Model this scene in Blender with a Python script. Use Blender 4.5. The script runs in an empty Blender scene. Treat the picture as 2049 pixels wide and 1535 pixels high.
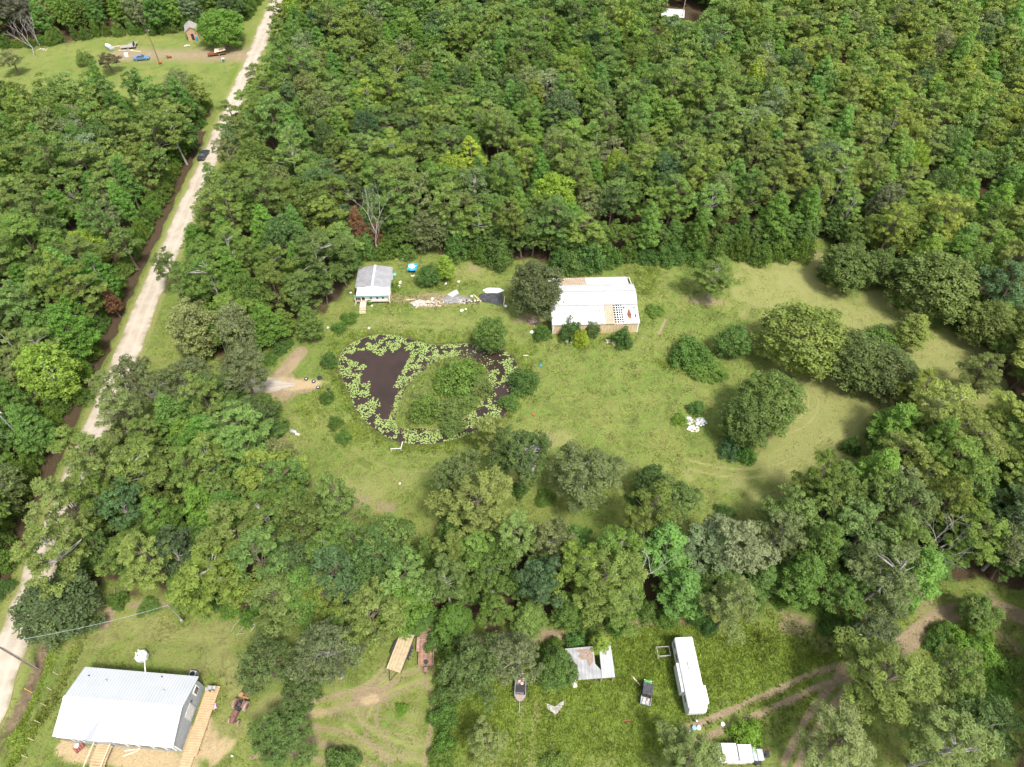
import bpy, math, random
import numpy as np
from mathutils import Vector
random.seed(7); rng = np.random.default_rng(7)
SC = bpy.context.scene; COL = SC.collection
# ---------------- camera, sky, sun, exposure ----------------
F, PITCH, H = 1340.0, math.radians(49.8), 95.0
cam = bpy.data.cameras.new('camera'); co = bpy.data.objects.new('camera', cam); COL.objects.link(co)
cam.sensor_width = 36; cam.lens = 36*F/2049; cam.clip_end = 3000
co.location = (0, 0, H); co.rotation_euler = (math.pi/2-PITCH, 0, 0); SC.camera = co
SUN_EL, SUN_AZ = math.radians(60), math.radians(-56)      # azimuth of the sun measured from +X towards +Y
wd = bpy.data.worlds.new('World'); SC.world = wd; wd.use_nodes = True
nt = wd.node_tree; bg = nt.nodes['Background']
sky = nt.nodes.new('ShaderNodeTexSky'); sky.sky_type = 'NISHITA'; sky.sun_disc = False
sky.sun_elevation = SUN_EL; sky.sun_rotation = math.pi/2-SUN_AZ; sky.dust_density = 3.0; sky.air_density = 1.0
hs = nt.nodes.new('ShaderNodeHueSaturation'); hs.inputs['Saturation'].default_value = .45   # hazy, milky sky
nt.links.new(sky.outputs[0], hs.inputs['Color']); nt.links.new(hs.outputs[0], bg.inputs[0]); bg.inputs[1].default_value = 0.15
sl = bpy.data.lights.new('sun', 'SUN'); sl.energy = 2.6; sl.angle = math.radians(9); sl.color = (1, .945, .86)
so = bpy.data.objects.new('sun', sl); COL.objects.link(so)
sd = Vector((math.cos(SUN_EL)*math.cos(SUN_AZ), math.cos(SUN_EL)*math.sin(SUN_AZ), math.sin(SUN_EL)))
so.rotation_euler = sd.to_track_quat('Z', 'Y').to_euler(); so.location = (0, 0, 200)
SC.view_settings.view_transform = 'Standard'; SC.view_settings.look = 'None'
SC.view_settings.exposure = 1.14; SC.view_settings.gamma = 1
SC.render.engine = 'CYCLES'
SC.cycles.max_bounces = 5; SC.cycles.diffuse_bounces = 3; SC.cycles.transmission_bounces = 3; SC.cycles.transparent_max_bounces = 4

# ---------------- helpers ----------------
_c, _s = math.cos(PITCH), math.sin(PITCH)
def W(px, py, z=0.0):
    u = (px-1024.5)/F; v = -(py-767.5)/F
    dy = v*_s+_c; dz = v*_c-_s; t = (z-H)/dz
    return Vector((u*t, dy*t, z))
def pxm(x, y, z=0):            # picture pixels per metre at a point
    return F/(y*_c-(z-H)*_s)
def Wn(P): return np.array([W(*p)[:2] for p in P])
def inpoly(x, y, P):
    r = np.zeros(x.shape, bool); n = len(P)
    for i in range(n):
        x1, y1 = P[i]; x2, y2 = P[(i+1) % n]
        if y1 == y2: continue
        c = ((y1 > y) != (y2 > y)) & (x < (x2-x1)*(y-y1)/(y2-y1)+x1)
        r ^= c
    return r
def dseg(x, y, P, closed=False):
    d = np.full(np.shape(x), 1e9); n = len(P)
    for i in range(n if closed else n-1):
        a = P[i]; b = P[(i+1) % n]; e = b-a; L = max(1e-9, e@e)
        t = np.clip(((x-a[0])*e[0]+(y-a[1])*e[1])/L, 0, 1)
        d = np.minimum(d, np.hypot(x-a[0]-t*e[0], y-a[1]-t*e[1]))
    return d
_ph = rng.uniform(0, 6.28, (24, 3))
def vnoise(x, y, s):           # cheap smooth noise, roughly -1..1
    r = 0
    for i in range(8):
        a = _ph[i, 0]*3; f = 6.28/s*(0.6+0.13*i)
        r = r+np.sin((x*math.cos(a)+y*math.sin(a))*f+_ph[i, 1]*5+1.3*np.sin((x*math.sin(a)-y*math.cos(a))*f*.6+_ph[i, 2]*4))
    return r/3.2
def sst(a, b, x):
    t = np.clip((x-a)/(b-a), 0, 1); return t*t*(3-2*t)

def new_mat(name):
    m = bpy.data.materials.new(name); m.use_nodes = True
    return m, m.node_tree, m.node_tree.nodes['Principled BSDF']
def N(nt, t, **k):
    n = nt.nodes.new(t)
    for a, b in k.items(): setattr(n, a, b)
    return n
def mixc(nt, fac, a, b, blend='MIX'):
    n = N(nt, 'ShaderNodeMix', data_type='RGBA', blend_type=blend)
    for s, v in ((0, fac), (6, a), (7, b)):
        if hasattr(v, 'is_output') or isinstance(v, bpy.types.NodeSocket): nt.links.new(v, n.inputs[s])
        elif s == 0: n.inputs[s].default_value = v
        else: n.inputs[s].default_value = (*v[:3], 1)
    return n.outputs[2]
def mth(nt, op, a, b=0.0, clamp=False):
    n = N(nt, 'ShaderNodeMath', operation=op, use_clamp=clamp)
    for i, v in enumerate((a, b)):
        if isinstance(v, bpy.types.NodeSocket): nt.links.new(v, n.inputs[i])
        else: n.inputs[i].default_value = v
    return n.outputs[0]
def ntex(nt, vec, scale, detail=4, rough=.6, dist=0):
    n = N(nt, 'ShaderNodeTexNoise'); n.inputs['Scale'].default_value = scale; n.inputs['Detail'].default_value = detail
    n.inputs['Roughness'].default_value = rough; n.inputs['Distortion'].default_value = dist
    nt.links.new(vec, n.inputs['Vector']); return n.outputs['Fac']
def ramp(nt, fac, lo, hi):
    n = N(nt, 'ShaderNodeMapRange'); n.inputs[1].default_value = lo; n.inputs[2].default_value = hi
    n.interpolation_type = 'SMOOTHSTEP'; nt.links.new(fac, n.inputs[0]); return n.outputs[0]
MC = {}
def mat(name, c, c2=None, sc=2.0, rough=.7, metal=0, bump=0, stripe=None, sdir=0, rust=0, spec=.3):
    """procedural paint / wood / metal: two tones by noise, optional corrugation stripes and rust"""
    if name in MC: return MC[name]
    m, nt, p = new_mat(name); MC[name] = m
    tc = N(nt, 'ShaderNodeTexCoord').outputs['Object']
    n1 = ntex(nt, tc, sc, 5); c2 = c2 or tuple(v*.75 for v in c)
    col = mixc(nt, ramp(nt, n1, .35, .68), c, c2)
    if stripe:
        w = N(nt, 'ShaderNodeTexWave', bands_direction='XYZ'[sdir]); w.inputs['Scale'].default_value = stripe/3
        w.inputs['Distortion'].default_value = 0; nt.links.new(tc, w.inputs['Vector'])
        col = mixc(nt, mth(nt, 'MULTIPLY', ramp(nt, w.outputs['Fac'], .75, 1), .35), col, tuple(v*.5 for v in c))
        b = N(nt, 'ShaderNodeBump'); b.inputs['Strength'].default_value = .5; b.inputs['Distance'].default_value = .05
        nt.links.new(w.outputs['Fac'], b.inputs['Height']); nt.links.new(b.outputs[0], p.inputs['Normal'])
    elif bump:
        b = N(nt, 'ShaderNodeBump'); b.inputs['Strength'].default_value = bump; b.inputs['Distance'].default_value = .1
        nt.links.new(ntex(nt, tc, sc*4, 4), b.inputs['Height']); nt.links.new(b.outputs[0], p.inputs['Normal'])
    if rust:
        col = mixc(nt, ramp(nt, ntex(nt, tc, 1.1, 8, .7), 1-rust, 1.06-rust), col, (.22, .09, .045))
    nt.links.new(col, p.inputs['Base Color'])
    p.inputs['Roughness'].default_value = rough; p.inputs['Metallic'].default_value = metal
    p.inputs['Specular IOR Level'].default_value = spec
    return m

class MB:
    def __init__(s): s.v = []; s.f = []
    def add(s, vs, fs):
        o = len(s.v); s.v += [tuple(v) for v in vs]; s.f += [tuple(i+o for i in f) for f in fs]; return s
    def box(s, cx, cy, cz, sx, sy, sz, rz=0, ry=0):
        vs = []
        for dx, dy, dz in ((-1,-1,-1),(1,-1,-1),(1,1,-1),(-1,1,-1),(-1,-1,1),(1,-1,1),(1,1,1),(-1,1,1)):
            x, y, z = dx*sx/2, dy*sy/2, dz*sz/2
            if ry: x, z = x*math.cos(ry)+z*math.sin(ry), -x*math.sin(ry)+z*math.cos(ry)
            if rz: x, y = x*math.cos(rz)-y*math.sin(rz), x*math.sin(rz)+y*math.cos(rz)
            vs.append((cx+x, cy+y, cz+z))
        return s.add(vs, [(0,3,2,1),(4,5,6,7),(0,1,5,4),(1,2,6,5),(2,3,7,6),(3,0,4,7)])
    def prism(s, poly, z0, z1):      # poly of (x,y[,z]) ; z adds to both
        n = len(poly); g = lambda p: p[2] if len(p) > 2 else 0
        vs = [(p[0], p[1], z0+g(p)) for p in poly]+[(p[0], p[1], z1+g(p)) for p in poly]
        return s.add(vs, [tuple(range(n-1, -1, -1)), tuple(range(n, 2*n))]+[(i, (i+1) % n, n+(i+1) % n, n+i) for i in range(n)])
    def prof(s, pts, y0, y1):        # profile in x,z extruded along y
        n = len(pts); vs = [(p[0], y0, p[1]) for p in pts]+[(p[0], y1, p[1]) for p in pts]
        return s.add(vs, [tuple(range(n)), tuple(range(2*n-1, n-1, -1))]+[(i, n+i, n+(i+1) % n, (i+1) % n) for i in range(n)])
    def profx(s, pts, x0, x1):       # profile in y,z extruded along x
        n = len(pts); vs = [(x0, p[0], p[1]) for p in pts]+[(x1, p[0], p[1]) for p in pts]
        return s.add(vs, [tuple(range(n-1, -1, -1)), tuple(range(n, 2*n))]+[(i, (i+1) % n, n+(i+1) % n, n+i) for i in range(n)])
    def sheet(s, quad, t=.04):       # a thin slab under four 3-D corners
        a = [Vector(q) for q in quad]; nrm = (a[1]-a[0]).cross(a[2]-a[0]).normalized()
        if nrm.z < 0: a.reverse(); nrm = -nrm
        n = len(a); vs = a+[q-nrm*t for q in a]
        return s.add(vs, [tuple(range(n)), tuple(range(2*n-1, n-1, -1))]+[(i, n+i, n+(i+1) % n, (i+1) % n) for i in range(n)])
    def tube(s, pts, rad, n=7):
        P = [Vector(p) for p in pts]
        if not hasattr(rad, '__len__'): rad = [rad]*len(P)
        vs = []
        for i, p in enumerate(P):
            d = (P[min(i+1, len(P)-1)]-P[max(i-1, 0)]).normalized()
            a = d.cross(Vector((0, 0, 1)) if abs(d.z) < .9 else Vector((1, 0, 0))).normalized(); b = d.cross(a)
            for k in range(n):
                t = 2*math.pi*k/n; vs.append(p+(a*math.cos(t)+b*math.sin(t))*rad[i])
        fs = [(i*n+k, (i+1)*n+k, (i+1)*n+(k+1) % n, i*n+(k+1) % n) for i in range(len(P)-1) for k in range(n)]
        fs += [tuple(range(n)), tuple((len(P)-1)*n+k for k in range(n-1, -1, -1))]
        return s.add(vs, fs)
    def lathe(s, cx, cy, prof, n=14, axis='z'):   # prof of (r,h)
        vs = []
        for r, h in prof:
            for k in range(n):
                t = 2*math.pi*k/n; a, b = r*math.cos(t), r*math.sin(t)
                vs.append((cx+a, cy+b, h) if axis == 'z' else (a+cx, h+0*cy, b+cy) if axis == 'y' else (h, a+cx, b+cy))
        m = len(prof)
        fs = [(i*n+k, i*n+(k+1) % n, (i+1)*n+(k+1) % n, (i+1)*n+k) for i in range(m-1) for k in range(n)]
        fs += [tuple(range(n-1, -1, -1)), tuple((m-1)*n+k for k in range(n))]
        return s.add(vs, fs)
    def mesh(s, name, m, bevel=0):
        me = bpy.data.meshes.new(name); me.from_pydata(s.v, [], s.f); me.materials.append(m); me.update()
        return me
def link(name, me, parent=None):
    o = bpy.data.objects.new(name, me); COL.objects.link(o)
    if parent: o.parent = parent
    return o
def tag(o, label, cat, group=None, kind=None):
    if label: o['label'] = label
    if cat: o['category'] = cat
    if group: o['group'] = group
    if kind: o['kind'] = kind
    return o
def thing(name, label, cat, loc=(0, 0, 0), rz=0, group=None):
    o = link(name, None); o.location = loc; o.rotation_euler = (0, 0, rz); return tag(o, label, cat, group)
def part(name, mb, m, parent, bevel=0, label=None):
    o = link(name, mb.mesh(name, m), parent)
    if bevel:
        b = o.modifiers.new('b', 'BEVEL'); b.width = bevel; b.segments = 2; b.limit_method = 'ANGLE'
    if label: o['label'] = label
    return o
def solo(name, mb, m, label, cat, loc=(0, 0, 0), rz=0, group=None, bevel=0):
    o = part(name, mb, m, None, bevel); o.location = loc; o.rotation_euler = (0, 0, rz); return tag(o, label, cat, group)
def struct(name, me): return tag(link(name, me), None, None, kind='structure')
def npmesh(name, V, Fq, m, cols=None, tone=None, smooth=False):
    """V (n,3), Fq (f,k) numpy"""
    me = bpy.data.meshes.new(name); k = Fq.shape[1]; nf = len(Fq)
    me.vertices.add(len(V)); me.vertices.foreach_set('co', V.astype(np.float32).ravel())
    me.loops.add(nf*k); me.loops.foreach_set('vertex_index', Fq.astype(np.int32).ravel())
    me.polygons.add(nf); me.polygons.foreach_set('loop_start', (np.arange(nf)*k).astype(np.int32))
    if smooth: me.polygons.foreach_set('use_smooth', np.ones(nf, bool))
    me.update(calc_edges=True)
    if cols is not None:
        a = me.attributes.new('Col', 'FLOAT_COLOR', 'POINT'); a.data.foreach_set('color', np.c_[cols, np.ones(len(cols))].astype(np.float32).ravel())
    if tone is not None:
        a = me.attributes.new('tone', 'FLOAT', 'POINT'); a.data.foreach_set('value', tone.astype(np.float32))
    me.materials.append(m); return me
def ends(a, b, z=0, z2=None):
    A = W(*a, z); B = W(*b, z if z2 is None else z2); d = B-A
    return (A+B)/2, math.atan2(d.y, d.x), math.hypot(d.x, d.y)

# ---------------- foliage materials ----------------
def leaf_material(name, source):
    m, nt, p = new_mat(name)
    at = N(nt, 'ShaderNodeAttribute', attribute_name='tone')
    if source == 'object': base = N(nt, 'ShaderNodeObjectInfo').outputs['Color']
    else: base = N(nt, 'ShaderNodeAttribute', attribute_name='Col').outputs['Color']
    g = N(nt, 'ShaderNodeVectorMath', operation='SCALE'); nt.links.new(base, g.inputs[0])
    nt.links.new(mth(nt, 'ADD', mth(nt, 'MULTIPLY', at.outputs['Fac'], 1.0), .58), g.inputs['Scale'])
    col = mixc(nt, mth(nt, 'MULTIPLY', ramp(nt, at.outputs['Fac'], .75, 1.1), .35), g.outputs[0], (.19, .22, .07))
    nt.links.new(col, p.inputs['Base Color']); p.inputs['Roughness'].default_value = .6; p.inputs['Specular IOR Level'].default_value = .2
    tr = N(nt, 'ShaderNodeBsdfTranslucent'); nt.links.new(mixc(nt, 1.0, col, (1.25, 1.3, .6), 'MULTIPLY'), tr.inputs[0])
    mx = N(nt, 'ShaderNodeMixShader'); mx.inputs[0].default_value = .42
    nt.links.new(p.outputs[0], mx.inputs[1]); nt.links.new(tr.outputs[0], mx.inputs[2])
    nt.links.new(mx.outputs[0], nt.nodes['Material Output'].inputs[0]); return m
LEAF = leaf_material('foliage', 'object'); LEAFC = leaf_material('foliage_mass', 'attr')
BARK = mat('bark', (.16, .125, .095), (.09, .07, .05), 3, .9, bump=.6)
BARKP = mat('pale_bark', (.36, .34, .31), (.22, .20, .18), 3, .9, bump=.5)

# ---------------- where things stand (plan outlines) ----------------
ROAD = Wn([(60, 1535), (42, 1244) , (150, 960), (257, 705), (281, 637), (508, 113), (553, 0), (590, -90)])
ROAD[0] = ROAD[1]+(ROAD[1]-ROAD[2])*.9
DRIVE = Wn([(215, 790), (330, 775), (430, 775), (545, 770), (612, 768)])
DRIVE2 = Wn([(545, 770), (575, 735), (610, 690), (700, 660)])
POND = Wn([(672,735),(678,705),(700,684),(735,670),(765,665),(800,669),(835,679),(870,689),(905,685),(935,684),(960,688),(1000,690),(1022,705),(1040,728),(1042,765),(1030,800),(1015,830),(985,850),(940,872),(890,886),(850,892),(800,888),(770,876),(740,855),(715,832),(700,800),(688,770)])
ISLE = Wn([(848,742),(872,722),(915,712),(952,724),(972,745),(976,775),(962,800),(948,818),(920,844),(880,860),(838,852),(806,858),(790,842),(798,815),(806,792),(820,765)])
OPEN = Wn([(697,718),(712,700),(740,700),(760,712),(785,705),(805,692),(820,712),(800,745),(786,775),(790,800),(778,838),(764,838),(760,800),(738,786),(742,765),(722,745),(735,730)])
def smoothpoly(P, it=2):
    for _ in range(it):
        Q = np.roll(P, -1, 0); P = np.stack([P*.75+Q*.25, P*.25+Q*.75], 1).reshape(-1, 2)
    return P
POND = smoothpoly(POND); ISLE = smoothpoly(ISLE)
NORTH = Wn([(640,-95,0),(566,20,6),(552,90,6),(540,150,7),(505,220,7),(470,290,7),(425,380,7),(390,460,7),(370,540,7),(380,640,6),(400,690,4),(470,700,3),(560,680,2),(590,640,1),(640,625,0),(690,600,0),(705,560,0),(700,515,0),(760,505,0),(830,505,0),(930,508,0),(1000,520,0),(1110,527,0),(1230,512,0),(1380,516,0),(1480,505,0),(1600,508,0),(1645,470,0),(1690,500,0),(1710,575,0),(1790,580,0),(1870,615,0),(1925,640,0),(1965,700,0),(2005,770,0),(2070,830,0),(2350,850,0),(2900,-95,0)])
LEFTBACK = Wn([(-700,-95,0),(545,-95,0),(512,10,0),(490,40,0),(440,60,0),(385,55,0),(330,66,0),(200,74,0),(120,84,0),(60,93,0),(-700,120,0)])
LEFT = Wn([(-900,190,9),(0,185,9),(90,175,9),(150,150,9),(260,172,9),(330,150,9),(440,150,9),(430,200,8),(405,260,8),(385,310,7),(350,370,7),(325,430,7),(295,490,6),(255,570,6),(225,650,5),(190,730,5),(160,790,5),(100,870,5),(50,980,5),(5,1080,5),(-60,1250,3),(-900,1250,3)])
NEAR = Wn([(285,800,9),(330,760,10),(420,745,9),(500,740,9),(535,770,8),(540,830,8),(560,890,7),(630,950,8),(690,985,8),(715,1060,9),(840,1070,10),(880,1010,11),(1000,1000,12),(1230,1020,12),(1330,1015,12),(1430,1020,12),(1520,1045,12),(1590,985,12),(1660,925,11),(1750,905,11),(1795,850,11),(1800,790,9),(1840,755,9),(1895,775,9),(1935,840,9),(1990,860,9),(2060,810,8),(2400,820,5),(2500,1180,0),(2049,1185,0),(1930,1160,0),(1850,1180,0),(1780,1200,0),(1700,1225,0),(1640,1205,0),(1560,1205,0),(1480,1220,0),(1350,1240,0),(1200,1256,0),(1040,1262,0),(880,1258,0),(740,1262,0),(640,1250,0),(510,1225,0),(400,1195,0),(250,1175,0),(170,1180,0),(110,1150,0),(135,1060,0),(190,960,0),(240,870,0)])
SE = Wn([(2070,1180,0),(2350,1180,0),(2350,1700,0),(1960,1700,0),(2000,1560,0),(2075,1470,0),(2085,1290,0)])
FORESTS = [NORTH, LEFTBACK, LEFT, NEAR, SE]
ROOFHOLE = W(1362, 38)
# ---------------- ground: one sheet with soil and growth masks ----------------
def axis(lo, hi, a, b, step, far):
    core = np.arange(a, b, step); L = [a]; d = step
    while L[-1] > lo: d = min(d*1.12, far); L.append(L[-1]-d)
    R = [core[-1]]; d = step
    while R[-1] < hi: d = min(d*1.12, far); R.append(R[-1]+d)
    return np.concatenate([np.array(L[:0:-1]), core, np.array(R[1:])])
gx = axis(-900, 900, -84, 100, .36, 40); gy = np.concatenate([axis(-300, 150, 14, 130, .36, 40)[:-1]])
gy = gy[gy < 131]; gy = np.concatenate([gy, np.arange(131.5, 205, 1.2), np.geomspace(206, 1500, 40)])
X, Y = np.meshgrid(gx, gy); xf, yf = X.ravel(), Y.ravel(); nx, ny = len(gx), len(gy)
ch = {k: np.zeros(len(xf)) for k in ('lush', 'dry', 'dirt', 'litter', 'sand')}
def stroke(c, pts, w, s=1.0, soft=.5, pair=0):
    P = Wn(pts)
    for _ in range(3 if len(P) > 2 else 0):     # round the bends
        Q = np.stack([P[:-1]*.75+P[1:]*.25, P[:-1]*.25+P[1:]*.75], 1).reshape(-1, 2); P = np.r_[P[:1], Q, P[-1:]]
    if pair:
        T = np.gradient(P, axis=0); T /= np.linalg.norm(T, axis=1)[:, None]; Q = np.c_[-T[:, 1], T[:, 0]]*pair/2
        sets = [P+Q, P-Q]
    else: sets = [P]
    for P in sets:
        m = (xf > P[:, 0].min()-w-2) & (xf < P[:, 0].max()+w+2) & (yf > P[:, 1].min()-w-2) & (yf < P[:, 1].max()+w+2)
        d = dseg(xf[m], yf[m], P)
        ch[c][m] = np.maximum(ch[c][m], s*(1-sst(w*(1-soft), w*(1+soft), d)))
def blob(c, px, py, rx, ry, s=1.0):
    p = W(px, py); d = np.hypot((xf-p.x)/rx, (yf-p.y)/ry)
    ch[c][:] = np.maximum(ch[c], s*(1-sst(.45, 1.25, d+.18*vnoise(xf, yf, max(rx, ry)))))
def area(c, pts, s=1.0, soft=2.0):
    P = Wn(pts); ins = inpoly(xf, yf, P); d = dseg(xf, yf, P, True)*np.where(ins, 1, -1)
    ch[c][:] = np.maximum(ch[c], s*sst(-soft, soft, d+soft*.6*vnoise(xf, yf, 6)))
for P in FORESTS:
    ins = inpoly(xf, yf, P); d = dseg(xf, yf, P, True)*np.where(ins, 1, -1)
    ch['litter'] = np.maximum(ch['litter'], sst(-1.5, 3, d+1.2*vnoise(xf, yf, 5))*sst(4.6, 6.2, dseg(xf, yf, ROAD)+.5*vnoise(xf, yf, 3)))
# dry pasture to the east, lush corners
area('dry', [(1480,520),(1650,500),(1700,580),(1850,630),(1990,690),(2049,760),(1990,860),(1760,880),(1640,980),(1500,1000),(1380,960),(1480,900),(1560,700),(1500,640),(1440,600)], .62, 5)
for b in ((1600,560,7,5,.9),(1780,600,10,4,.85),(1900,690,8,5,.75),(2000,740,6,5,.8),(1660,850,7,5,.45),(1450,590,5,4,.4),(1380,780,10,8,.3),(940,545,4,3,.5),(960,640,14,2.4,.4),(780,655,9,1.6,.4),(720,985,6,4,.6),(800,960,5,3,.45),(1010,960,5,3,.5),(1250,840,12,8,.25),(1100,880,6,3,.55),(650,1000,3,3,.6),
          (260,1250,8,2,.55),(360,1300,7,4,.45),(200,1280,5,4,.4),(1240,560,6,5,.2),(120,1400,2.5,8,.35),(560,1410,5,2,.6),(700,1400,5,2,.6),(820,1460,2,5,.5),(640,1500,6,2,.5),(850,1350,2,4,.5),(250,105,16,5,.45),(400,100,10,5,.3)): blob('dry', *b)
for b in ((1280,1330,16,6,.75),(1500,1310,12,5,.7),(1180,1480,10,4,.55),(1010,1340,3,3,.5),(1120,540,6,3,.9),(1290,560,4,6,.5),(640,800,5,6,.45),(690,680,5,3,.4),(700,870,4,4,.5),(480,140,3,10,.8),(280,88,24,3.2,.85),(1950,1320,6,5,.9),(800,600,5,3,.5),(885,570,7,2.5,.4),(1060,700,4,3,.4),(1370,730,6,3,.6),(1180,690,8,2,.4),(340,1250,3,2,.6),(1600,1440,6,4,.45),(430,1390,2,3,.4)): blob('lush', *b)
area('lush', [(880,1270),(960,1290),(1330,1250),(1560,1240),(1700,1330),(1560,1400),(1400,1440),(1330,1535),(880,1535)], .62, 2)
area('dry', [(120,1290),(250,1215),(480,1240),(500,1380),(470,1500),(400,1500),(380,1300)], .58, 3)
area('litter', [(120,1290),(250,1215),(480,1240),(500,1380),(470,1500),(400,1500),(380,1300),(160,1330)], .36, 3)
area('dry', [(540,1380),(700,1370),(880,1350),(880,1560),(480,1560)], .27, 3)
stroke('lush', [(165,1260),(140,1330),(105,1400),(60,1470),(20,1530)], .7, .9, .4)
stroke('lush', [(110,1270),(85,1340),(60,1395),(25,1480)], 1.0, .75, .5)
stroke('lush', [(885,1290),(890,1400),(882,1535)], 1.3, .9, .5)
for b in ((600,770,5,1.9,.95),(570,775,3.2,3.4,.9),(700,1000,3.5,2.2,.6),(770,1015,3,1.6,.55),(1090,880,3,2,.5),(560,890,2,3,.5),(1410,600,4.5,2,.6),(1590,1250,3.4,2.6,.6),(1650,1290,2,2,.45),(1690,1350,3.5,2,.5),(860,545,4,2,.35),(950,535,3,1.6,.5),(850,600,13,2.6,.62),(1060,640,3.5,2.2,.6),(1245,665,3,1.2,.5),(1640,520,3,4,.5),
          (1870,1230,3.5,5,.5),(2010,1290,3,3,.5),(1980,1220,4,3,.6),(740,1395,3,2,.8),(770,1340,3,1.2,.4),(215,1235,1.2,2.4,.8),(170,1215,4,1.2,.8),(330,1210,8,1,.6),(60,1340,1.5,2,.3),(610,1470,3,1.4,.5),(90,100,7,2.5,.8),(300,112,16,1.6,.45),(1385,35,9,9,.9),(1330,20,6,6,.7),(1130,1270,9,1.0,.7),(1300,1245,9,.9,.6),(960,1285,6,1.3,.7),(1080,1275,5,1.4,.85),(1075,1425,.8,2.5,.4)): blob('dirt', *b)
stroke('dirt', [(500,108),(440,112),(330,113),(250,112),(180,100),(60,102)], 1.3, .8, .5)
for k, (a, b) in enumerate((((470,112),(330,116)),)): stroke('dirt', [a, b], 1.6, .6, .5)
stroke('dirt', [(2049,1235),(1980,1210),(1900,1225),(1840,1265),(1790,1310),(1720,1340),(1650,1352),(1560,1395),(1480,1430),(1410,1460),(1330,1490)], .5, .8, .7, 1.7)
stroke('dirt', [(2049,1235),(1980,1210),(1900,1225),(1840,1262),(1790,1300)], 1.3, .7, .5)
stroke('dirt', [(1700,1345),(1660,1400),(1620,1450),(1580,1535)], .5, .9, .6, 1.5)
stroke('litter', [(88,1290),(70,1345),(48,1400),(20,1450),(-20,1510)], 1.1, .5, .35)
stroke('dirt', [(88,1290),(70,1345),(48,1400),(20,1450)], .9, .8, .8)
# wheel tracks worn in the grass
for pts, s in (([(900,650),(1000,655),(1060,690),(1120,740),(1150,800)], .28), ([(1180,800),(1240,760),(1320,700)], .2), ([(1200,690),(1230,760),(1225,830)], .35), ([(700,650),(820,645),(930,655)], .45), ([(1130,860),(1060,850),(1000,830)], .4), ([(620,800),(660,860),(700,910),(760,945),(840,955),(900,940)], .45), ([(1560,745),(1620,770),(1632,810),(1610,845),(1570,862),(1500,870)], .65),
               ([(1740,800),(1715,840),(1670,875),(1640,895)], .55), ([(1380,930),(1440,945),(1500,948),(1560,940),(1590,925)], .6),
               ([(1345,600),(1325,640),(1300,680),(1240,720),(1180,770),(1165,800)], .3), ([(1060,680),(1130,715),(1160,760),(1140,800),(1040,840)], .25),
               ([(640,650),(760,640),(880,650),(1000,640),(1060,680)], .4), ([(780,1340),(740,1385),(690,1400),(600,1430),(540,1440)], .75), ([(850,1345),(880,1380),(878,1440),(860,1535)], .6),
               ([(700,1440),(740,1480),(790,1500),(850,1510)], .7), ([(560,1450),(640,1470),(760,1535)], .6), ([(540,1410),(600,1420),(700,1400)], .6), ([(860,1345),(800,1360),(740,1390),(725,1430)], .7),
               ([(385,1290),(375,1270),(400,1255),(450,1262),(500,1290)], .3), ([(1060,1400),(1052,1470),(1045,1535)], .45), ([(1295,600),(1320,580),(1335,560)], .25), ([(1040,820),(1120,835),(1180,840)], .3)):
    stroke('dry', pts, .36, min(1, s*1.1), .8, 1.7)
for pts, s_ in (([(790,1352),(740,1385),(690,1400),(600,1425),(530,1440)], .5), ([(850,1350),(790,1375),(745,1400),(735,1440),(760,1490),(800,1535)], .45), ([(860,1350),(882,1400),(876,1460),(862,1535)], .5), ([(520,1470),(600,1462),(700,1480),(780,1535)], .5), ([(500,1500),(590,1490),(660,1510),(700,1535)], .5), ([(560,1440),(650,1440),(740,1470),(850,1500)], .4), ([(540,1410),(620,1415),(720,1410),(830,1440)], .35)):
    stroke('dirt', pts, .36, min(1, s_*1.35), .95, 1.7)
for pts in ([(1560,745),(1620,770),(1632,810),(1610,845),(1570,862),(1500,870)], [(1740,800),(1715,840),(1670,875),(1640,895)], [(1380,930),(1440,945),(1500,948),(1560,940),(1590,925)]): stroke('sand', pts, .24, .42, .9, 1.7)
stroke('dirt', [(1332,640),(1318,668)], .3, .8, .5)
stroke('dirt', [(1110,1440),(1100,1500),(1085,1535)], .3, .4, .6)
for b in ((595,770,6,1.8,.62),(560,765,3,2.4,.55),(585,728,1.6,3,.4),(250,1510,9,1.8,1.),(400,1480,2.8,2.6,.95),(140,1490,2.2,1.6,.8),(430,1500,2.5,2,.7),(330,1530,5,1.8,.7),(740,1400,1.6,1,.6),(635,1425,1.5,1.,.5)): blob('sand', *b)
stroke('dirt', [(545,770),(575,735),(600,705)], 1.5, .95, .4)
rd = dseg(xf, yf, ROAD); ch['dry'] = np.maximum(ch['dry'], .55*(1-sst(2.8, 4.2, rd)))
side = xf < np.interp(yf, np.sort(ROAD[:, 1]), ROAD[np.argsort(ROAD[:, 1]), 0]); dk_ = side*(yf > 40)*(yf < 170)*(1-sst(.9, 2.0, abs(rd-5.4+.3*vnoise(xf, yf, 6))))
ch['litter'] = np.maximum(ch['litter'], .85*dk_)      # dark brown ditch strip along the left wood
z = .03*vnoise(xf, yf, 4)*(1-sst(6, 3, rd)) - .02 - .25*dk_
ins = inpoly(xf, yf, POND); dp = dseg(xf, yf, POND, True); ii = inpoly(xf, yf, ISLE); di = dseg(xf, yf, ISLE, True)
z = np.where(ins, -.9*sst(0, 1.6, dp)-.1, z); z = z - .12*(~ins)*(1-sst(0, 1.2, dp))
isle_h = np.where(ii, .22*sst(0, 2, di)-.14, -.9*sst(0, 1.5, di)-.14); z = np.where(ins, np.maximum(z, isle_h), z)
dd = dseg(xf, yf, Wn([(88,1290),(70,1345),(48,1400),(20,1450),(-20,1510)])); z = z-.45*(1-sst(.3, 1.5, dd))
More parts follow.
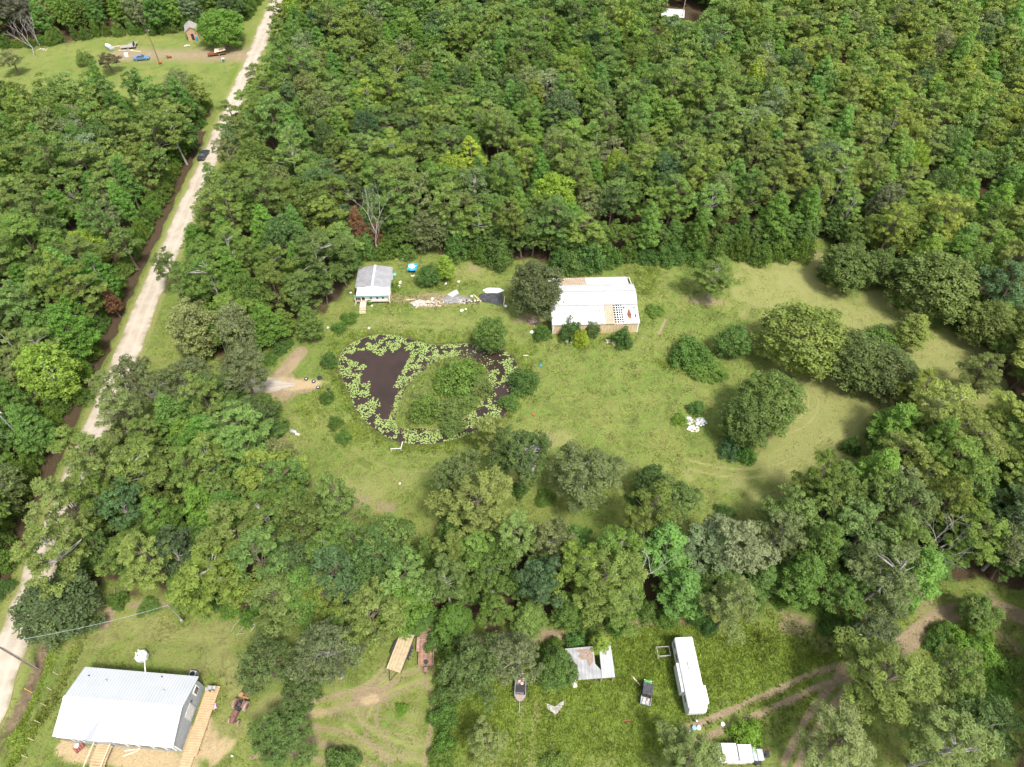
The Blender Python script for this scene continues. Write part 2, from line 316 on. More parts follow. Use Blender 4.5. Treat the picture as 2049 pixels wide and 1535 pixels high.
ch['lush'] = np.maximum(ch['lush'], .55*(~ins)*(1-sst(.5, 3.5, dp+.8*vnoise(xf, yf, 3))))
ch['lush'] = np.maximum(ch['lush'], .6*ins*ii); ch['litter'] = np.maximum(ch['litter'], .6*(1-sst(.1, .7, dp)))
GM, nt, p = new_mat('meadow_ground')
tc = N(nt, 'ShaderNodeNewGeometry').outputs['Position']
A = {k: N(nt, 'ShaderNodeAttribute', attribute_name=k).outputs['Fac'] for k in ch}
nb = ntex(nt, tc, .12, 6, .6, .5); nm = ntex(nt, tc, .7, 6, .7, .6); nf = ntex(nt, tc, 3.2, 6, .75)
# blade streaks: noise stretched in two directions
mp = N(nt, 'ShaderNodeMapping'); mp.inputs['Scale'].default_value = (5, 1.6, 1); mp.inputs['Rotation'].default_value = (0, 0, .6); nt.links.new(tc, mp.inputs[0]); ns = ntex(nt, mp.outputs[0], 1.5, 6, .8, 1.2)
c = mixc(nt, ramp(nt, nb, .35, .65), (.14, .205, .042), (.195, .23, .058))
c = mixc(nt, mth(nt, 'MULTIPLY', ramp(nt, nm, .42, .64), .7), c, (.175, .165, .06))
c = mixc(nt, mth(nt, 'MULTIPLY', ramp(nt, ntex(nt, tc, .28, 5, .65, .8), .5, .66), .6), c, (.085, .125, .026))
c = mixc(nt, mth(nt, 'MULTIPLY', ramp(nt, nf, .46, .72), .75), c, (.06, .10, .018))
c = mixc(nt, mth(nt, 'MULTIPLY', ramp(nt, ns, .52, .8), .6), c, (.27, .25, .12))
def mask(k, w=.9, n=None):
    return ramp(nt, mth(nt, 'ADD', A[k], mth(nt, 'MULTIPLY', mth(nt, 'SUBTRACT', n or nm, .5), w)), .25, .75)
gl = mixc(nt, ramp(nt, nf, .38, .66), (.15, .20, .034), (.085, .135, .024))
c = mixc(nt, mask('lush'), c, gl)
dr = mixc(nt, ramp(nt, ns, .35, .65), (.30, .285, .12), (.205, .22, .07)); dr = mixc(nt, mth(nt, 'MULTIPLY', ramp(nt, nf, .5, .75), .35), dr, (.13, .14, .05))
c = mixc(nt, mth(nt, 'MULTIPLY', mask('dry', 1.1, ns), .9), c, dr)
di_ = mixc(nt, ramp(nt, nf, .35, .7), (.29, .225, .14), (.20, .155, .095)); di_ = mixc(nt, mth(nt, 'MULTIPLY', ramp(nt, nm, .45, .7), .5), di_, (.36, .28, .19))
c = mixc(nt, mask('dirt', 1.1, nf), c, di_)
sa = mixc(nt, ramp(nt, nf, .35, .7), (.46, .36, .21), (.36, .27, .15))
c = mixc(nt, mask('sand', 1.0, nf), c, sa)
li = mixc(nt, ramp(nt, nf, .4, .65), (.085, .055, .035), (.05, .045, .022))
c = mixc(nt, mask('litter', .8), c, li)
nt.links.new(c, p.inputs['Base Color']); p.inputs['Roughness'].default_value = .95; p.inputs['Specular IOR Level'].default_value = .1
bp = N(nt, 'ShaderNodeBump'); bp.inputs['Strength'].default_value = .8; bp.inputs['Distance'].default_value = .35
nt.links.new(mth(nt, 'ADD', nf, mth(nt, 'MULTIPLY', ns, .6)), bp.inputs['Height']); nt.links.new(bp.outputs[0], p.inputs['Normal'])
idx = np.arange(nx*ny).reshape(ny, nx)
Fq = np.stack([idx[:-1, :-1], idx[:-1, 1:], idx[1:, 1:], idx[1:, :-1]], -1).reshape(-1, 4)
gme = npmesh('ground', np.c_[xf, yf, z], Fq, GM, smooth=True)
for k, v in ch.items():
    a = gme.attributes.new(k, 'FLOAT', 'POINT'); a.data.foreach_set('value', v.astype(np.float32))
struct('ground', gme)

# ---------------- water ----------------
WM, nt, p = new_mat('pond_water')
tc = N(nt, 'ShaderNodeNewGeometry').outputs['Position']
nt.links.new(mixc(nt, ramp(nt, ntex(nt, tc, .25, 4), .4, .65), (.040, .026, .022), (.030, .022, .018)), p.inputs['Base Color'])
p.inputs['Roughness'].default_value = .12; p.inputs['IOR'].default_value = 1.33
bp = N(nt, 'ShaderNodeBump'); bp.inputs['Strength'].default_value = .08; bp.inputs['Distance'].default_value = .05
nt.links.new(ntex(nt, tc, 2.5, 3), bp.inputs['Height']); nt.links.new(bp.outputs[0], p.inputs['Normal'])
cen = POND.mean(0); wp = cen+(POND-cen)*1.04
struct('pond_water', MB().add([(a, b, -.2) for a, b in wp], [tuple(range(len(wp)))]).mesh('pond_water', WM))

# ---------------- roads ----------------
def strip(name, P, w, m, zz, ragged=.25, seg=.8, taper=0):
    L = np.r_[0, np.cumsum(np.linalg.norm(np.diff(P, axis=0), axis=1))]; n = int(L[-1]/seg)
    t = np.linspace(0, L[-1], n); Q = np.c_[np.interp(t, L, P[:, 0]), np.interp(t, L, P[:, 1])]
    k = 9; pad = np.pad(Q, ((k, k), (0, 0)), 'edge'); Q = np.stack([np.convolve(pad[:, i], np.ones(2*k+1)/(2*k+1), 'valid') for i in (0, 1)], 1)
    T = np.gradient(Q, axis=0); T /= np.linalg.norm(T, axis=1)[:, None]; Nn = np.c_[-T[:, 1], T[:, 0]]
    tp = 1-taper*sst(L[-1]*.8, L[-1], t); ra = tp*w/2+ragged*vnoise(Q[:, 0], Q[:, 1], 7); rb = tp*w/2+ragged*vnoise(Q[:, 0]+50, Q[:, 1], 9)
    offs = np.linspace(0, 1, 9); V = []
    for i in range(n):
        for o in offs:
            q = Q[i]+Nn[i]*(ra[i]*(1-o)-rb[i]*o); crown = .05*(1-(2*o-1)**2); V.append((q[0], q[1], zz+crown*(0 < o < 1)))
    Fs = [(i*9+j, i*9+j+1, (i+1)*9+j+1, (i+1)*9+j) for i in range(n-1) for j in range(8)]
    me = MB().add(V, Fs).mesh(name, m); a = me.attributes.new('across', 'FLOAT', 'POINT')
    a.data.foreach_set('value', np.tile(offs, n).astype(np.float32)); return struct(name, me)
def dirt_mat(name, c1, c2, c3):
    m, nt, p = new_mat(name); tc = N(nt, 'ShaderNodeNewGeometry').outputs['Position']
    a = N(nt, 'ShaderNodeAttribute', attribute_name='across').outputs['Fac']
    n = ntex(nt, tc, .35, 6, .65); f = ntex(nt, tc, 4, 6, .7)
    c = mixc(nt, ramp(nt, n, .35, .65), c1, c2)
    e = mth(nt, 'ABSOLUTE', mth(nt, 'SUBTRACT', a, .5)); ln = mth(nt, 'ABSOLUTE', mth(nt, 'SUBTRACT', e, .2))
    c = mixc(nt, mth(nt, 'MULTIPLY', ramp(nt, mth(nt, 'SUBTRACT', .12, ln), 0, .12), .5), c, tuple(v*1.12 for v in c1))
    c = mixc(nt, ramp(nt, mth(nt, 'ADD', e, mth(nt, 'MULTIPLY', mth(nt, 'SUBTRACT', n, .5), .5)), .36, .53), c, c3)
    c = mixc(nt, mth(nt, 'MULTIPLY', ramp(nt, f, .5, .75), .3), c, c2)
    nt.links.new(c, p.inputs['Base Color']); p.inputs['Roughness'].default_value = .95
    bp = N(nt, 'ShaderNodeBump'); bp.inputs['Strength'].default_value = .4; bp.inputs['Distance'].default_value = .1
    nt.links.new(f, bp.inputs['Height']); nt.links.new(bp.outputs[0], p.inputs['Normal']); return m
strip('road', ROAD, 4.8, dirt_mat('sandy_road', (.37, .32, .26), (.30, .255, .20), (.19, .175, .09)), .035)
strip('driveway', DRIVE, 3.9, dirt_mat('gravel_drive', (.34, .30, .25), (.27, .23, .19), (.22, .19, .11)), .03, .4, taper=.75)

# ---------------- foliage meshes ----------------
def quads(C, Nr, size, asp=1.0):
    n = len(C); r = rng.normal(size=(n, 3)); U = np.cross(Nr, r); U /= np.linalg.norm(U, axis=1)[:, None]+1e-9
    Vv = np.cross(Nr, U); s = size[:, None]; a = U*s*asp; b = Vv*s/asp
    P = np.stack([C-a, C-b*.8, C+a, C+b*.8], 1)
    return P.reshape(-1, 3)
def leaves(PC, PR, nleaf, ls, flat=.75, asp=1.15, low=-.35):
    """PC puff centres, PR radii -> quad verts and tone per vertex"""
    k = len(PC); n = k*nleaf; pc = np.repeat(PC, nleaf, 0); pr = np.repeat(PR, nleaf)
    d = rng.normal(size=(n, 3)); d /= np.linalg.norm(d, axis=1)[:, None]
    fl = d[:, 2] < low; d[fl, 2] *= -1
    rr = pr*rng.uniform(.55, 1.08, n)
    C = pc+d*rr[:, None]*np.array([1, 1, flat])
    Nr = d*.7+np.array([0, 0, .35])+rng.normal(size=(n, 3))*.42; Nr /= np.linalg.norm(Nr, axis=1)[:, None]
    V = quads(C, Nr, ls*rng.uniform(.7, 1.3, n), asp)
    tone = np.repeat(np.clip(np.repeat(rng.normal(.5, .13, k), nleaf)+rng.normal(0, .16, n), 0, 1.1), 4)
    return V, tone
def thin(P, dmin):
    keep = []
    for p in P:
        if all(((p-q)**2).sum() > dmin*dmin for q in keep): keep.append(p)
    return np.array(keep)
def puffs(kind, seed):
    r = np.random.default_rng(seed)
    def lobes(Lc, rad, m, flat, dmin, low):
        out = []
        for c in Lc:
            n = r.normal(size=(m, 3)); n /= np.linalg.norm(n, axis=1)[:, None]; n[:, 2] = np.where(n[:, 2] < low, -n[:, 2], n[:, 2])
            out.append(c+n*np.array([1, 1, flat])*(rad*r.uniform(.55, 1.0, m)*r.uniform(.8, 1.2))[:, None])
        return thin(np.concatenate(out), dmin)
    if kind == 'pine':            # R 3.4, h 15 : flat-topped tufted boughs with gaps between them
        n = 160; t = r.uniform(0, 1, n)**.8; zz = 5.2+8.6*t
        rm = 3.0*np.sqrt(np.clip(1-(t*.97)**2.3, 0, 1))*(.72+.28*np.clip(t*4, 0, 1))
        a = r.uniform(0, 6.28, n); lob = 1+.25*np.sin(a*3+seed)+.15*np.sin(a*5+zz*.8+seed*2)
        rr = rm*lob*r.uniform(.15, 1, n)**.4
        Lc = thin(np.c_[rr*np.cos(a), rr*np.sin(a), zz], 1.75)
        return lobes(Lc, 1.02, 16, .55, .62, -.3), .40, .66
    if kind == 'oak':             # R 3.6, h 12 : rounded lobes
        n = 220; d = r.normal(size=(n, 3)); d /= np.linalg.norm(d, axis=1)[:, None]; d[:, 2] = np.where(d[:, 2] < -.5, -d[:, 2], d[:, 2])
        a = np.arctan2(d[:, 1], d[:, 0]); lob = 1+.17*np.sin(a*3+seed*1.7+d[:, 2]*2)+.13*np.sin(a*5+d[:, 2]*5+seed)
        Lc = thin(d*np.array([2.75, 2.75, 3.6])*(lob*r.uniform(.62, 1.05, n))[:, None]+np.array([0, 0, 7.2]), 1.55)
        return lobes(Lc, 1.0, 20, .8, .52, -.4), .34, .56
    if kind == 'dome':            # dense, leafy almost to the ground. R 3.7, h 11
        n = 900; d = r.normal(size=(n, 3)); d /= np.linalg.norm(d, axis=1)[:, None]; d[:, 2] = np.where(d[:, 2] < -.78, -d[:, 2], d[:, 2])
        a = np.arctan2(d[:, 1], d[:, 0]); lob = 1+.10*np.sin(a*3+seed*1.7+d[:, 2]*2)+.10*np.sin(a*5+d[:, 2]*6+seed)+.07*np.sin(a*9+d[:, 2]*9)
        q = d*np.array([3.1, 3.1, 5.0])*(lob*r.uniform(.8, 1, n))[:, None]*(1-.16*np.clip(d[:, 2], 0, 1))[:, None]+np.array([0, 0, 5.7])
        return thin(q, .72), .42, .78
    if kind == 'gum':             # R 2.8, h 14, pointed
        n = 520; t = r.uniform(0, 1, n)**1.1; zz = 3.4+10.4*t
        rm = 2.9*np.clip(1-t, .02, 1)**.62*(.6+.4*np.clip(t*5, 0, 1)); a = r.uniform(0, 6.28, n)
        rr = rm*(1+.2*np.sin(a*4+zz*1.3+seed))*r.uniform(.4, 1, n)**.5
        return thin(np.c_[rr*np.cos(a), rr*np.sin(a), zz], .8), .45, .78
    if kind == 'shrub':           # R 2, h 2.4
        n = 300; d = r.normal(size=(n, 3)); d /= np.linalg.norm(d, axis=1)[:, None]; d[:, 2] = abs(d[:, 2])
        a = np.arctan2(d[:, 1], d[:, 0]); lob = 1+.15*np.sin(a*3+seed)+.12*np.sin(a*6+seed*3)
        return thin(d*np.array([1.65, 1.65, 1.9])*(lob*r.uniform(.6, 1, n))[:, None]+np.array([0, 0, .2]), .5), .36, .6
SPEC = {'pine': (72, .125, .7, 1.5), 'oak': (52, .115, .85, 1.15), 'gum': (105, .115, .8, 1.15), 'shrub': (80, .085, .85, 1.1), 'dome': (66, .12, .9, 1.15)}
DIM = {'pine': (3.9, 14.6), 'oak': (3.9, 11.8), 'gum': (3.1, 14.2), 'shrub': (2.05, 2.4), 'dome': (3.8, 10.8)}
def trunk_mb(kind, seed, PC):
    r = random.Random(seed); mb = MB()
    if kind == 'shrub':
        for i in range(5):
            p = PC[r.randrange(len(PC))]; mb.tube([(0, 0, -.1), (p[0]*.5, p[1]*.5, p[2]*.7), tuple(p)], [.06, .04, .015], 5)
        return mb
    top = {'pine': 13.4, 'oak': 9.0, 'gum': 12.8, 'dome': 8}[kind]; r0 = {'pine': .24, 'oak': .30, 'gum': .2, 'dome': .3}[kind]
    bx, by = r.uniform(-.5, .5), r.uniform(-.5, .5)
    ax = lambda zz: (bx*math.sin(zz/top*2.6), by*math.sin(zz/top*2.2), zz)
    mb.tube([(ax(-.2)[0], ax(-.2)[1], -.3)]+[ax(top*k/7) for k in range(1, 8)], [r0*1.35]+[r0*(1-.8*k/7) for k in range(1, 8)], 7)
    for i in range(24 if kind == 'oak' else 22 if kind == 'pine' else 12):
        p = PC[r.randrange(len(PC))]*np.array([.86, .86, .95]); z0 = max(top*.28, min(top*.95, p[2]-.35*math.hypot(p[0], p[1])-.3)); a = ax(z0)
        m = ((a[0]+p[0])/2+r.uniform(-.3, .3), (a[1]+p[1])/2+r.uniform(-.3, .3), (a[2]+p[2])/2+.2)
        mb.tube([a, m, tuple(p)], [.075, .05, .02], 5)
    return mb
PROTO = {}; LOW = {}
for kind, nv in (('pine', 6), ('oak', 5), ('gum', 4), ('shrub', 4), ('dome', 4)):
    PROTO[kind] = []; LOW[kind] = []
    for k in range(nv):
        PC, r0, r1 = puffs(kind, k+3); PR = rng.uniform(r0, r1, len(PC)); nl, ls, fl, asp = SPEC[kind]
        V, tone = leaves(PC, PR, nl, ls, fl, asp)
        Fq = np.arange(len(V)).reshape(-1, 4)
        cm = npmesh('crown', V, Fq, LEAF, tone=tone)
        tm = trunk_mb(kind, k, PC).mesh('trunk', BARK); tp = tm.copy(); tp.materials[0] = BARKP
        PROTO[kind].append((cm, tm, tp))
        V2, t2 = leaves(PC, PR, max(10, nl//4), ls*1.95, fl, asp); LOW[kind].append((V2, t2))
    print(kind, len(PC), len(V)//4)
NAMES = {'dome': 'oak_tree', 'pine': 'pine_tree', 'oak': 'oak_tree', 'gum': 'sweetgum_tree', 'shrub': 'shrub'}
CATS = {'dome': 'oak', 'pine': 'pine', 'oak': 'oak', 'gum': 'sweetgum', 'shrub': 'shrub'}
PAL = {'dome': (.074, .122, .030), 'pine': (.093, .145, .034), 'oak': (.074, .122, .030), 'gum': (.076, .150, .030), 'shrub': (.080, .148, .026)}
def leafy(c): return (c[0]*1.55, c[1]*1.45, c[2]*1.4) if c[0] < c[1] else c
def tree(kind, x, y, R, h, col, label, group=None, pale=False, zb=0, cat=None, name=None, rz=None, lean=(0, 0), soft=False):
    col = leafy(col); pale = pale or random.random() < .18
    if kind == 'oak' and soft: kind = 'dome'
    cm, tm, tp = random.choice(PROTO[kind]); d = DIM[kind]
    o = link(name or NAMES[kind], None); tag(o, label, cat or CATS[kind], group)
    o.location = (x, y, zb); o.scale = (R/d[0], R/d[0], h/d[1]); o.rotation_euler = (lean[0], lean[1], random.uniform(0, 6.28) if rz is None else rz)
    c = link('crown', cm, o); c.color = (*col, 1); t = link('trunk' if kind != 'shrub' else 'stem', tp if pale else tm, o)
    return o
def vary(c, a=.16):
    k = random.uniform(1-a, 1+a); return (c[0]*k*random.uniform(.88, 1.14), c[1]*k, c[2]*k*random.uniform(.8, 1.25))
USED = []
def T(kind, px, py, wpx, label, h=None, col=None, group=None, zc=.62, pale=False, base=None, name=None, cat=None, sink=0):
    """one known tree: crown centre pixel, crown width in pixels"""
    if h is None: h = {'dome': 10, 'pine': 15, 'oak': 11, 'gum': 12, 'shrub': 2.4}[kind]
    if base: b = W(*base)
    else: b = W(px, py, h*zc)
    R = wpx/2/pxm(b.x, b.y, h*zc)
    USED.append((b.x, b.y, R*.9))
    return tree(kind, b.x, b.y, R, h, col or vary(PAL[kind], .08), label, group, pale, -.1 if kind == 'shrub' else 0, name=name, cat=cat)
#@TREES
PLAIN = 'shrub'
LIME = (.14, .215, .03); PALE = (.125, .16, .08); BRT = (.085, .165, .028); YG = (.12, .16, .04); DRK = (.045, .075, .026); GREY = (.075, .10, .045)
T('dome', 1062, 565, 118, 'large dark grey-green oak overhanging the left end of the white barn', 13, (.062, .082, .035), base=(1072, 628))
T('pine', 1424, 548, 92, 'lone open pine in the meadow between the white barn and the wood edge', 10, (.085, .13, .03), base=(1416, 596))
T('dome', 1612, 665, 184, 'biggest broad oak in the dry east pasture, bright green and round', 13, (.105, .145, .034))
T('dome', 1715, 712, 140, 'dark dense oak just right of the biggest pasture oak', 10.5, (.068, .098, .03))
T('dome', 1778, 735, 130, 'olive oak joining the dark pasture oak to the east wood', 9.5, (.062, .088, .03))
T('gum', 1832, 655, 84, 'light yellow-green young tree standing right of the dark pasture oak', 8, YG)
T('shrub', 1765, 680, 95, 'bright thicket filling behind the dark pasture oak', 3.5, (.075, .13, .03))
T('shrub', 1382, 700, 92, 'large leafy thicket alone in the meadow below the lone pine', 4.2, (.06, .12, .025))
T('shrub', 1420, 735, 80, 'low bright bramble spreading in front of the meadow thicket', 2.2, (.08, .14, .028))
T('dome', 1470, 678, 76, 'small round tree just right of the meadow thicket', 6.5, (.06, .115, .028))
T('dome', 1548, 795, 140, 'tall bushy pine, upper one of the pasture clump', 12, (.075, .118, .03), name='pine_tree', cat='pine')
T('dome', 1500, 838, 115, 'dark pine in the middle of the pasture clump', 10, (.066, .105, .028), name='pine_tree', cat='pine')
T('shrub', 1465, 893, 56, 'blue-green bush at the foot of the pasture pine clump', 3.2, (.045, .095, .04))
T('shrub', 1497, 905, 46, 'bright green bush right of the blue-green one under the pines', 3, (.05, .12, .022))
T('shrub', 1394, 814, 40, 'small green bush behind the white rubbish heap', 2, (.06, .12, .03))
T('shrub', 1362, 836, 36, 'weedy bright bush left of the white rubbish heap', 1.4, (.1, .17, .025))
T('dome', 972, 668, 72, 'bright green tree leaning over the north shore of the pond', 8, (.07, .12, .028), base=(984, 700))
T('shrub', 1046, 757, 68, 'dark round bush on the east shore of the pond', 4, (.052, .10, .026))
T('shrub', 915, 748, 100, 'widest bright bush on the pond island', 4.4, (.08, .14, .028))
T('shrub', 960, 770, 60, 'olive bush on the east side of the pond island', 2.2, (.085, .12, .035))
T('shrub', 853, 812, 74, 'bush on the south-west end of the pond island', 3.8, (.085, .14, .03))
T('shrub', 900, 815, 78, 'olive low bush in the middle south of the pond island', 3.2, (.085, .125, .035))
T('shrub', 888, 765, 56, 'bright bush filling the west side of the pond island', 2.4, (.09, .15, .03))
T('shrub', 935, 800, 50, 'small olive bush low on the south-east of the pond island', 1.8, (.09, .14, .035))
T('shrub', 905, 845, 60, 'dark-edged bush at the southern tip of the pond island', 2.0, (.08, .125, .035))
T('shrub', 950, 740, 46, 'small bright bush at the north-east of the pond island', 2.2, (.09, .15, .03))
T('shrub', 845, 785, 44, 'pale low bush at the western tip of the pond island', 1.3, (.12, .16, .05))
T('shrub', 1020, 800, 46, 'small green bush on the pond bank below the dark round bush', 1.8, (.07, .13, .03))
T('shrub', 1085, 662, 40, 'round bush at the front left corner of the white barn', 2.8, (.055, .11, .025))
T('shrub', 1143, 655, 52, 'dark bush against the front wall of the white barn', 4.2, (.05, .095, .026))
T('shrub', 1163, 672, 40, 'yellow-lime bush in front of the white barn', 3.2, (.17, .225, .025))
T('shrub', 1185, 656, 34, 'small olive bush right of the lime bush at the barn wall', 3.2, (.06, .10, .03))
T('shrub', 1246, 672, 52, 'dark bush at the right end of the barn front wall', 3.2, (.045, .092, .022))
T('shrub', 1312, 618, 44, 'low weedy shrub right of the white barn', 1.6, (.09, .15, .03))
T('pine', 642, 515, 140, 'large dark pine left of the tin-roofed cabin', 15, (.062, .098, .026))
T('pine', 598, 585, 85, 'smaller pine in front of the dark pine by the cabin', 11, (.07, .115, .03))
T('gum', 617, 640, 62, 'slender bright tree at the cabin driveway bend', 9, (.08, .13, .032))
T('dome', 857, 548, 52, 'round bush-like tree behind the junk row right of the blue tarp', 4.5, (.05, .10, .025))
T('gum', 890, 530, 46, 'lime young tree beside the round tree near the blue tarp', 6.5, (.13, .20, .03))
T('shrub', 740, 592, 42, 'row of dark green bushes in front of the cabin porch', 1.3, (.045, .10, .022))
T('shrub', 787, 568, 26, 'vine bush climbing the right wall of the cabin', 2.6, (.10, .16, .03))
T('pine', 985, 868, 88, 'pale yellow-green pine over the south-east end of the pond', 12, (.125, .155, .045))
T('oak', 1045, 912, 130, 'dense dark oak between the pond and the small grey roof', 12, (.052, .085, .025))
T('oak', 1165, 950, 165, 'wide open oak with pale limbs at the south edge of the meadow', 12, (.078, .105, .04), pale=True)
T('oak', 920, 960, 120, 'olive oak at the bottom right of the pond', 12, (.07, .10, .034))
T('pine', 955, 1010, 165, 'big pale pine in front of the olive oak by the pond', 15, (.115, .145, .04))
T('dome', 1302, 958, 68, 'small dark oak on the meadow edge right of the wide open oak', 8, (.05, .09, .026))
T('oak', 1345, 1000, 110, 'green oak at the meadow edge below the small dark oak', 11, (.07, .11, .03))
T('oak', 655, 1310, 150, 'big grey-green oak with pale limbs behind the bottom yard', 14, GREY, pale=True)
T('oak', 530, 1325, 130, 'dark oak behind the tractor in the bottom yard', 11, (.06, .09, .03))
T('oak', 600, 1395, 90, 'lower oak in front of the big grey-green one in the bottom yard', 9, (.06, .095, .03))
T('pine', 745, 1230, 140, 'yellow-green pine leaning over the wooden flatbed trailer', 14, (.105, .145, .038))
T('oak', 950, 1335, 150, 'dark oak between the rusty trailer and the boat', 10, (.058, .092, .028))
T('oak', 1035, 1315, 120, 'pale grey oak above the boat', 11, (.085, .11, .05), pale=True)
T('shrub', 905, 1315, 56, 'light green bush right of the rusty trailer', 3, (.10, .17, .035))
T('pine', 977, 1450, 92, 'small lone pine in the bottom field below the dark oak', 8, (.115, .15, .05), base=(977, 1503))
T('oak', 570, 1475, 140, 'dark small tree at the bottom edge of the tracked yard', 7, (.055, .095, .025))
T('shrub', 680, 1525, 80, 'thin bush at the bottom edge right of the dark small tree', 3, (.06, .105, .028))
T('shrub', 804, 1417, 28, 'tiny bright bush in the middle of the tracked yard', 1, (.09, .17, .025))
T('dome', 1115, 1335, 88, 'leafy tree covering the left end of the tin shed', 6.5, (.058, .105, .026))
T('gum', 1203, 1285, 50, 'lime sapling growing through the tin shed roof gap', 5.5, (.13, .19, .035))
T('pine', 1465, 1188, 125, 'leaning pale pine with a bare trunk above the motorhome field', 14, (.10, .135, .045), base=(1432, 1256))
T('pine', 1775, 1150, 150, 'thin grey pine with a forked pale trunk by the dirt lane', 16, (.085, .115, .045), pale=True)
T('oak', 1690, 1190, 100, 'bright green broad tree left of the thin grey pine', 10, (.07, .13, .03))
T('oak', 1745, 1270, 120, 'dull dark tree overhanging the lane fork', 9, (.065, .09, .04), pale=True)
T('pine', 1835, 1365, 185, 'large yellow-green pine standing over the lane fork', 15, (.10, .14, .035), base=(1712, 1402))
T('pine', 1905, 1345, 120, 'second large pine right of the one over the lane fork', 14, (.09, .13, .035))
T('pine', 1680, 1492, 165, 'pale pine at the bottom edge right of the old lorry', 12, (.12, .155, .06))
T('pine', 1890, 1500, 200, 'widest pine in the bottom right corner', 14, (.10, .14, .045))
T('pine', 1380, 1515, 130, 'pine crown cut by the bottom edge left of the old lorry', 9, (.10, .14, .045))
T('shrub', 1495, 1468, 76, 'lime bush behind the old lorry', 2.6, (.10, .18, .025))
T('shrub', 1110, 1530, 60, 'low bush at the bottom edge below the torn tarpaulin', 1.5, (.09, .14, .03))
T('dome', 1965, 1225, 84, 'bright round tree on the far side of the dirt lane', 6, (.085, .14, .035))
T('shrub', 1930, 1288, 80, 'bright bramble mound just below the dirt lane', 2.4, (.09, .17, .028))
T('shrub', 1985, 1318, 84, 'bright bramble mound near the right edge below the lane', 2.2, (.09, .17, .028))
T('shrub', 1935, 1345, 90, 'wide bright bramble in the middle of the lower right thicket', 2.2, (.09, .17, .028))
T('shrub', 1990, 1375, 80, 'bright bramble left of the rubbish at the right edge', 1.8, (.09, .17, .028))
T('shrub', 1905, 1265, 50, 'small bright bush touching the lane from below', 1.6, (.09, .17, .028))
T('shrub', 1975, 1265, 40, 'small weedy bush between lane and bramble mounds', 1.4, (.09, .17, .028))
T('oak', 1975, 1450, 130, 'dark tree near the bottom right corner', 9, (.055, .095, .03))
T('shrub', 1420, 1250, 40, 'bush at the foot of the leaning pale pine', 2, (.05, .11, .03))
T('dome', 440, 48, 105, 'bright green tree beside the small brown shack', 11, BRT)
T('dome', 1700, 528, 118, 'dark rounded oak at the north-east corner of the pasture', 9.5, (.068, .102, .028))
T('dome', 1762, 530, 80, 'green oak right of the dark rounded one on the pasture edge', 9.5, (.07, .11, .03))
T('dome', 1880, 560, 165, 'huge olive oak at the wood edge above the pasture', 14, (.088, .125, .036))
T('dome', 1985, 640, 105, 'sunlit oak at the right end of the pasture', 10, (.09, .125, .034))
T('pine', 1965, 745, 90, 'thin olive pine standing alone in the pale right-hand gap', 11, (.088, .115, .035))
T('pine', 1930, 860, 110, 'bright pine below the thin olive one', 13, (.11, .145, .035))
T('dome', 345, 262, 96, 'dense round oak beside the dirt road near the far bend', 11, (.055, .105, .026))
T('dome', 118, 1195, 170, 'dark bushy oak at the roadside above the bottom left yard', 9, (.055, .085, .034), base=(150, 1240))
T('dome', 375, 1175, 90, 'light round tree at the top of the bottom left yard', 9, (.095, .15, .032))
T('gum', 528, 1180, 40, 'small vivid lime tree in the wood above the bottom yard', 8, LIME)
T('gum', 940, 303, 70, 'tall lime tree in the middle of the north wood', 13, (.17, .225, .03), zc=.7)
T('dome', 902, 335, 74, 'lime broad tree just left of the tall lime one', 12, (.145, .205, .03), zc=.7)
T('gum', 1338, 228, 95, 'feathery bright tree at the centre right of the north wood', 13, (.10, .17, .035), zc=.7)
T('oak', 1095, 165, 84, 'pale blossoming oak high in the north wood', 12, PALE, zc=.7)
T('gum', 960, 175, 45, 'pointed bright tree left of the pale blossoming oak', 13, (.10, .17, .03), zc=.7)
T('dome', 858, 452, 84, 'pale olive round oak at the wood edge above the blue tarp', 10, (.085, .11, .045))
T('oak', 1225, 400, 60, 'blue-green rounded oak in front of the wood behind the barn', 12, (.06, .10, .035), zc=.7)
T('oak', 330, 528, 62, 'sparse tree hanging over the dirt road', 12, (.07, .11, .03), zc=.7)
T('pine', 462, 232, 74, 'pine leaning across the dirt road in the far stretch', 13, (.085, .125, .03), zc=.7)
T('oak', 262, 745, 90, 'grey-green oak hiding the road where the drive leaves it', 11, (.08, .10, .045), zc=.7)
T('oak', 385, 750, 100, 'grey-green oak over the near end of the gravel drive', 10, (.078, .10, .045), zc=.7)
T('oak', 480, 738, 120, 'broad greyish oak over the middle of the gravel drive', 11, (.078, .10, .045), zc=.7)
T('oak', 318, 770, 96, 'grey-green oak above the road end of the gravel drive', 11, (.078, .105, .04), zc=.7)
T('oak', 425, 778, 90, 'green oak on the near side of the gravel drive', 10, (.07, .11, .034), zc=.7)
T('pine', 215, 775, 90, 'pale pine over the road where the drive leaves it', 14, (.10, .14, .045), zc=.75)
T('oak', 505, 830, 90, 'dark glossy oak on the south side of the gravel drive', 11, (.055, .085, .03), zc=.7)
T('pine', 110, 1000, 130, 'tall pale pine leaning over the lower road', 17, (.11, .15, .045), zc=.75)
T('pine', 190, 920, 130, 'tall pine over the road above the pale one', 17, (.10, .14, .04), zc=.75)
T('pine', 235, 815, 110, 'pale tall pine over the road junction', 16, (.105, .14, .05), zc=.75)
T('pine', 90, 1090, 150, 'lowest tall pine crown over the road near the bottom yard', 17, (.11, .15, .04), zc=.75)
T('shrub', 165, 112, 40, 'small yellowish tree in the far left clearing', 4, (.10, .15, .04))
T('oak', 216, 122, 50, 'brown-tinted tree in the far left clearing by the junk trailer', 6, (.10, .09, .045))
T('oak', 20, 122, 52, 'pale tree at the left edge of the far clearing', 7, (.12, .14, .065))
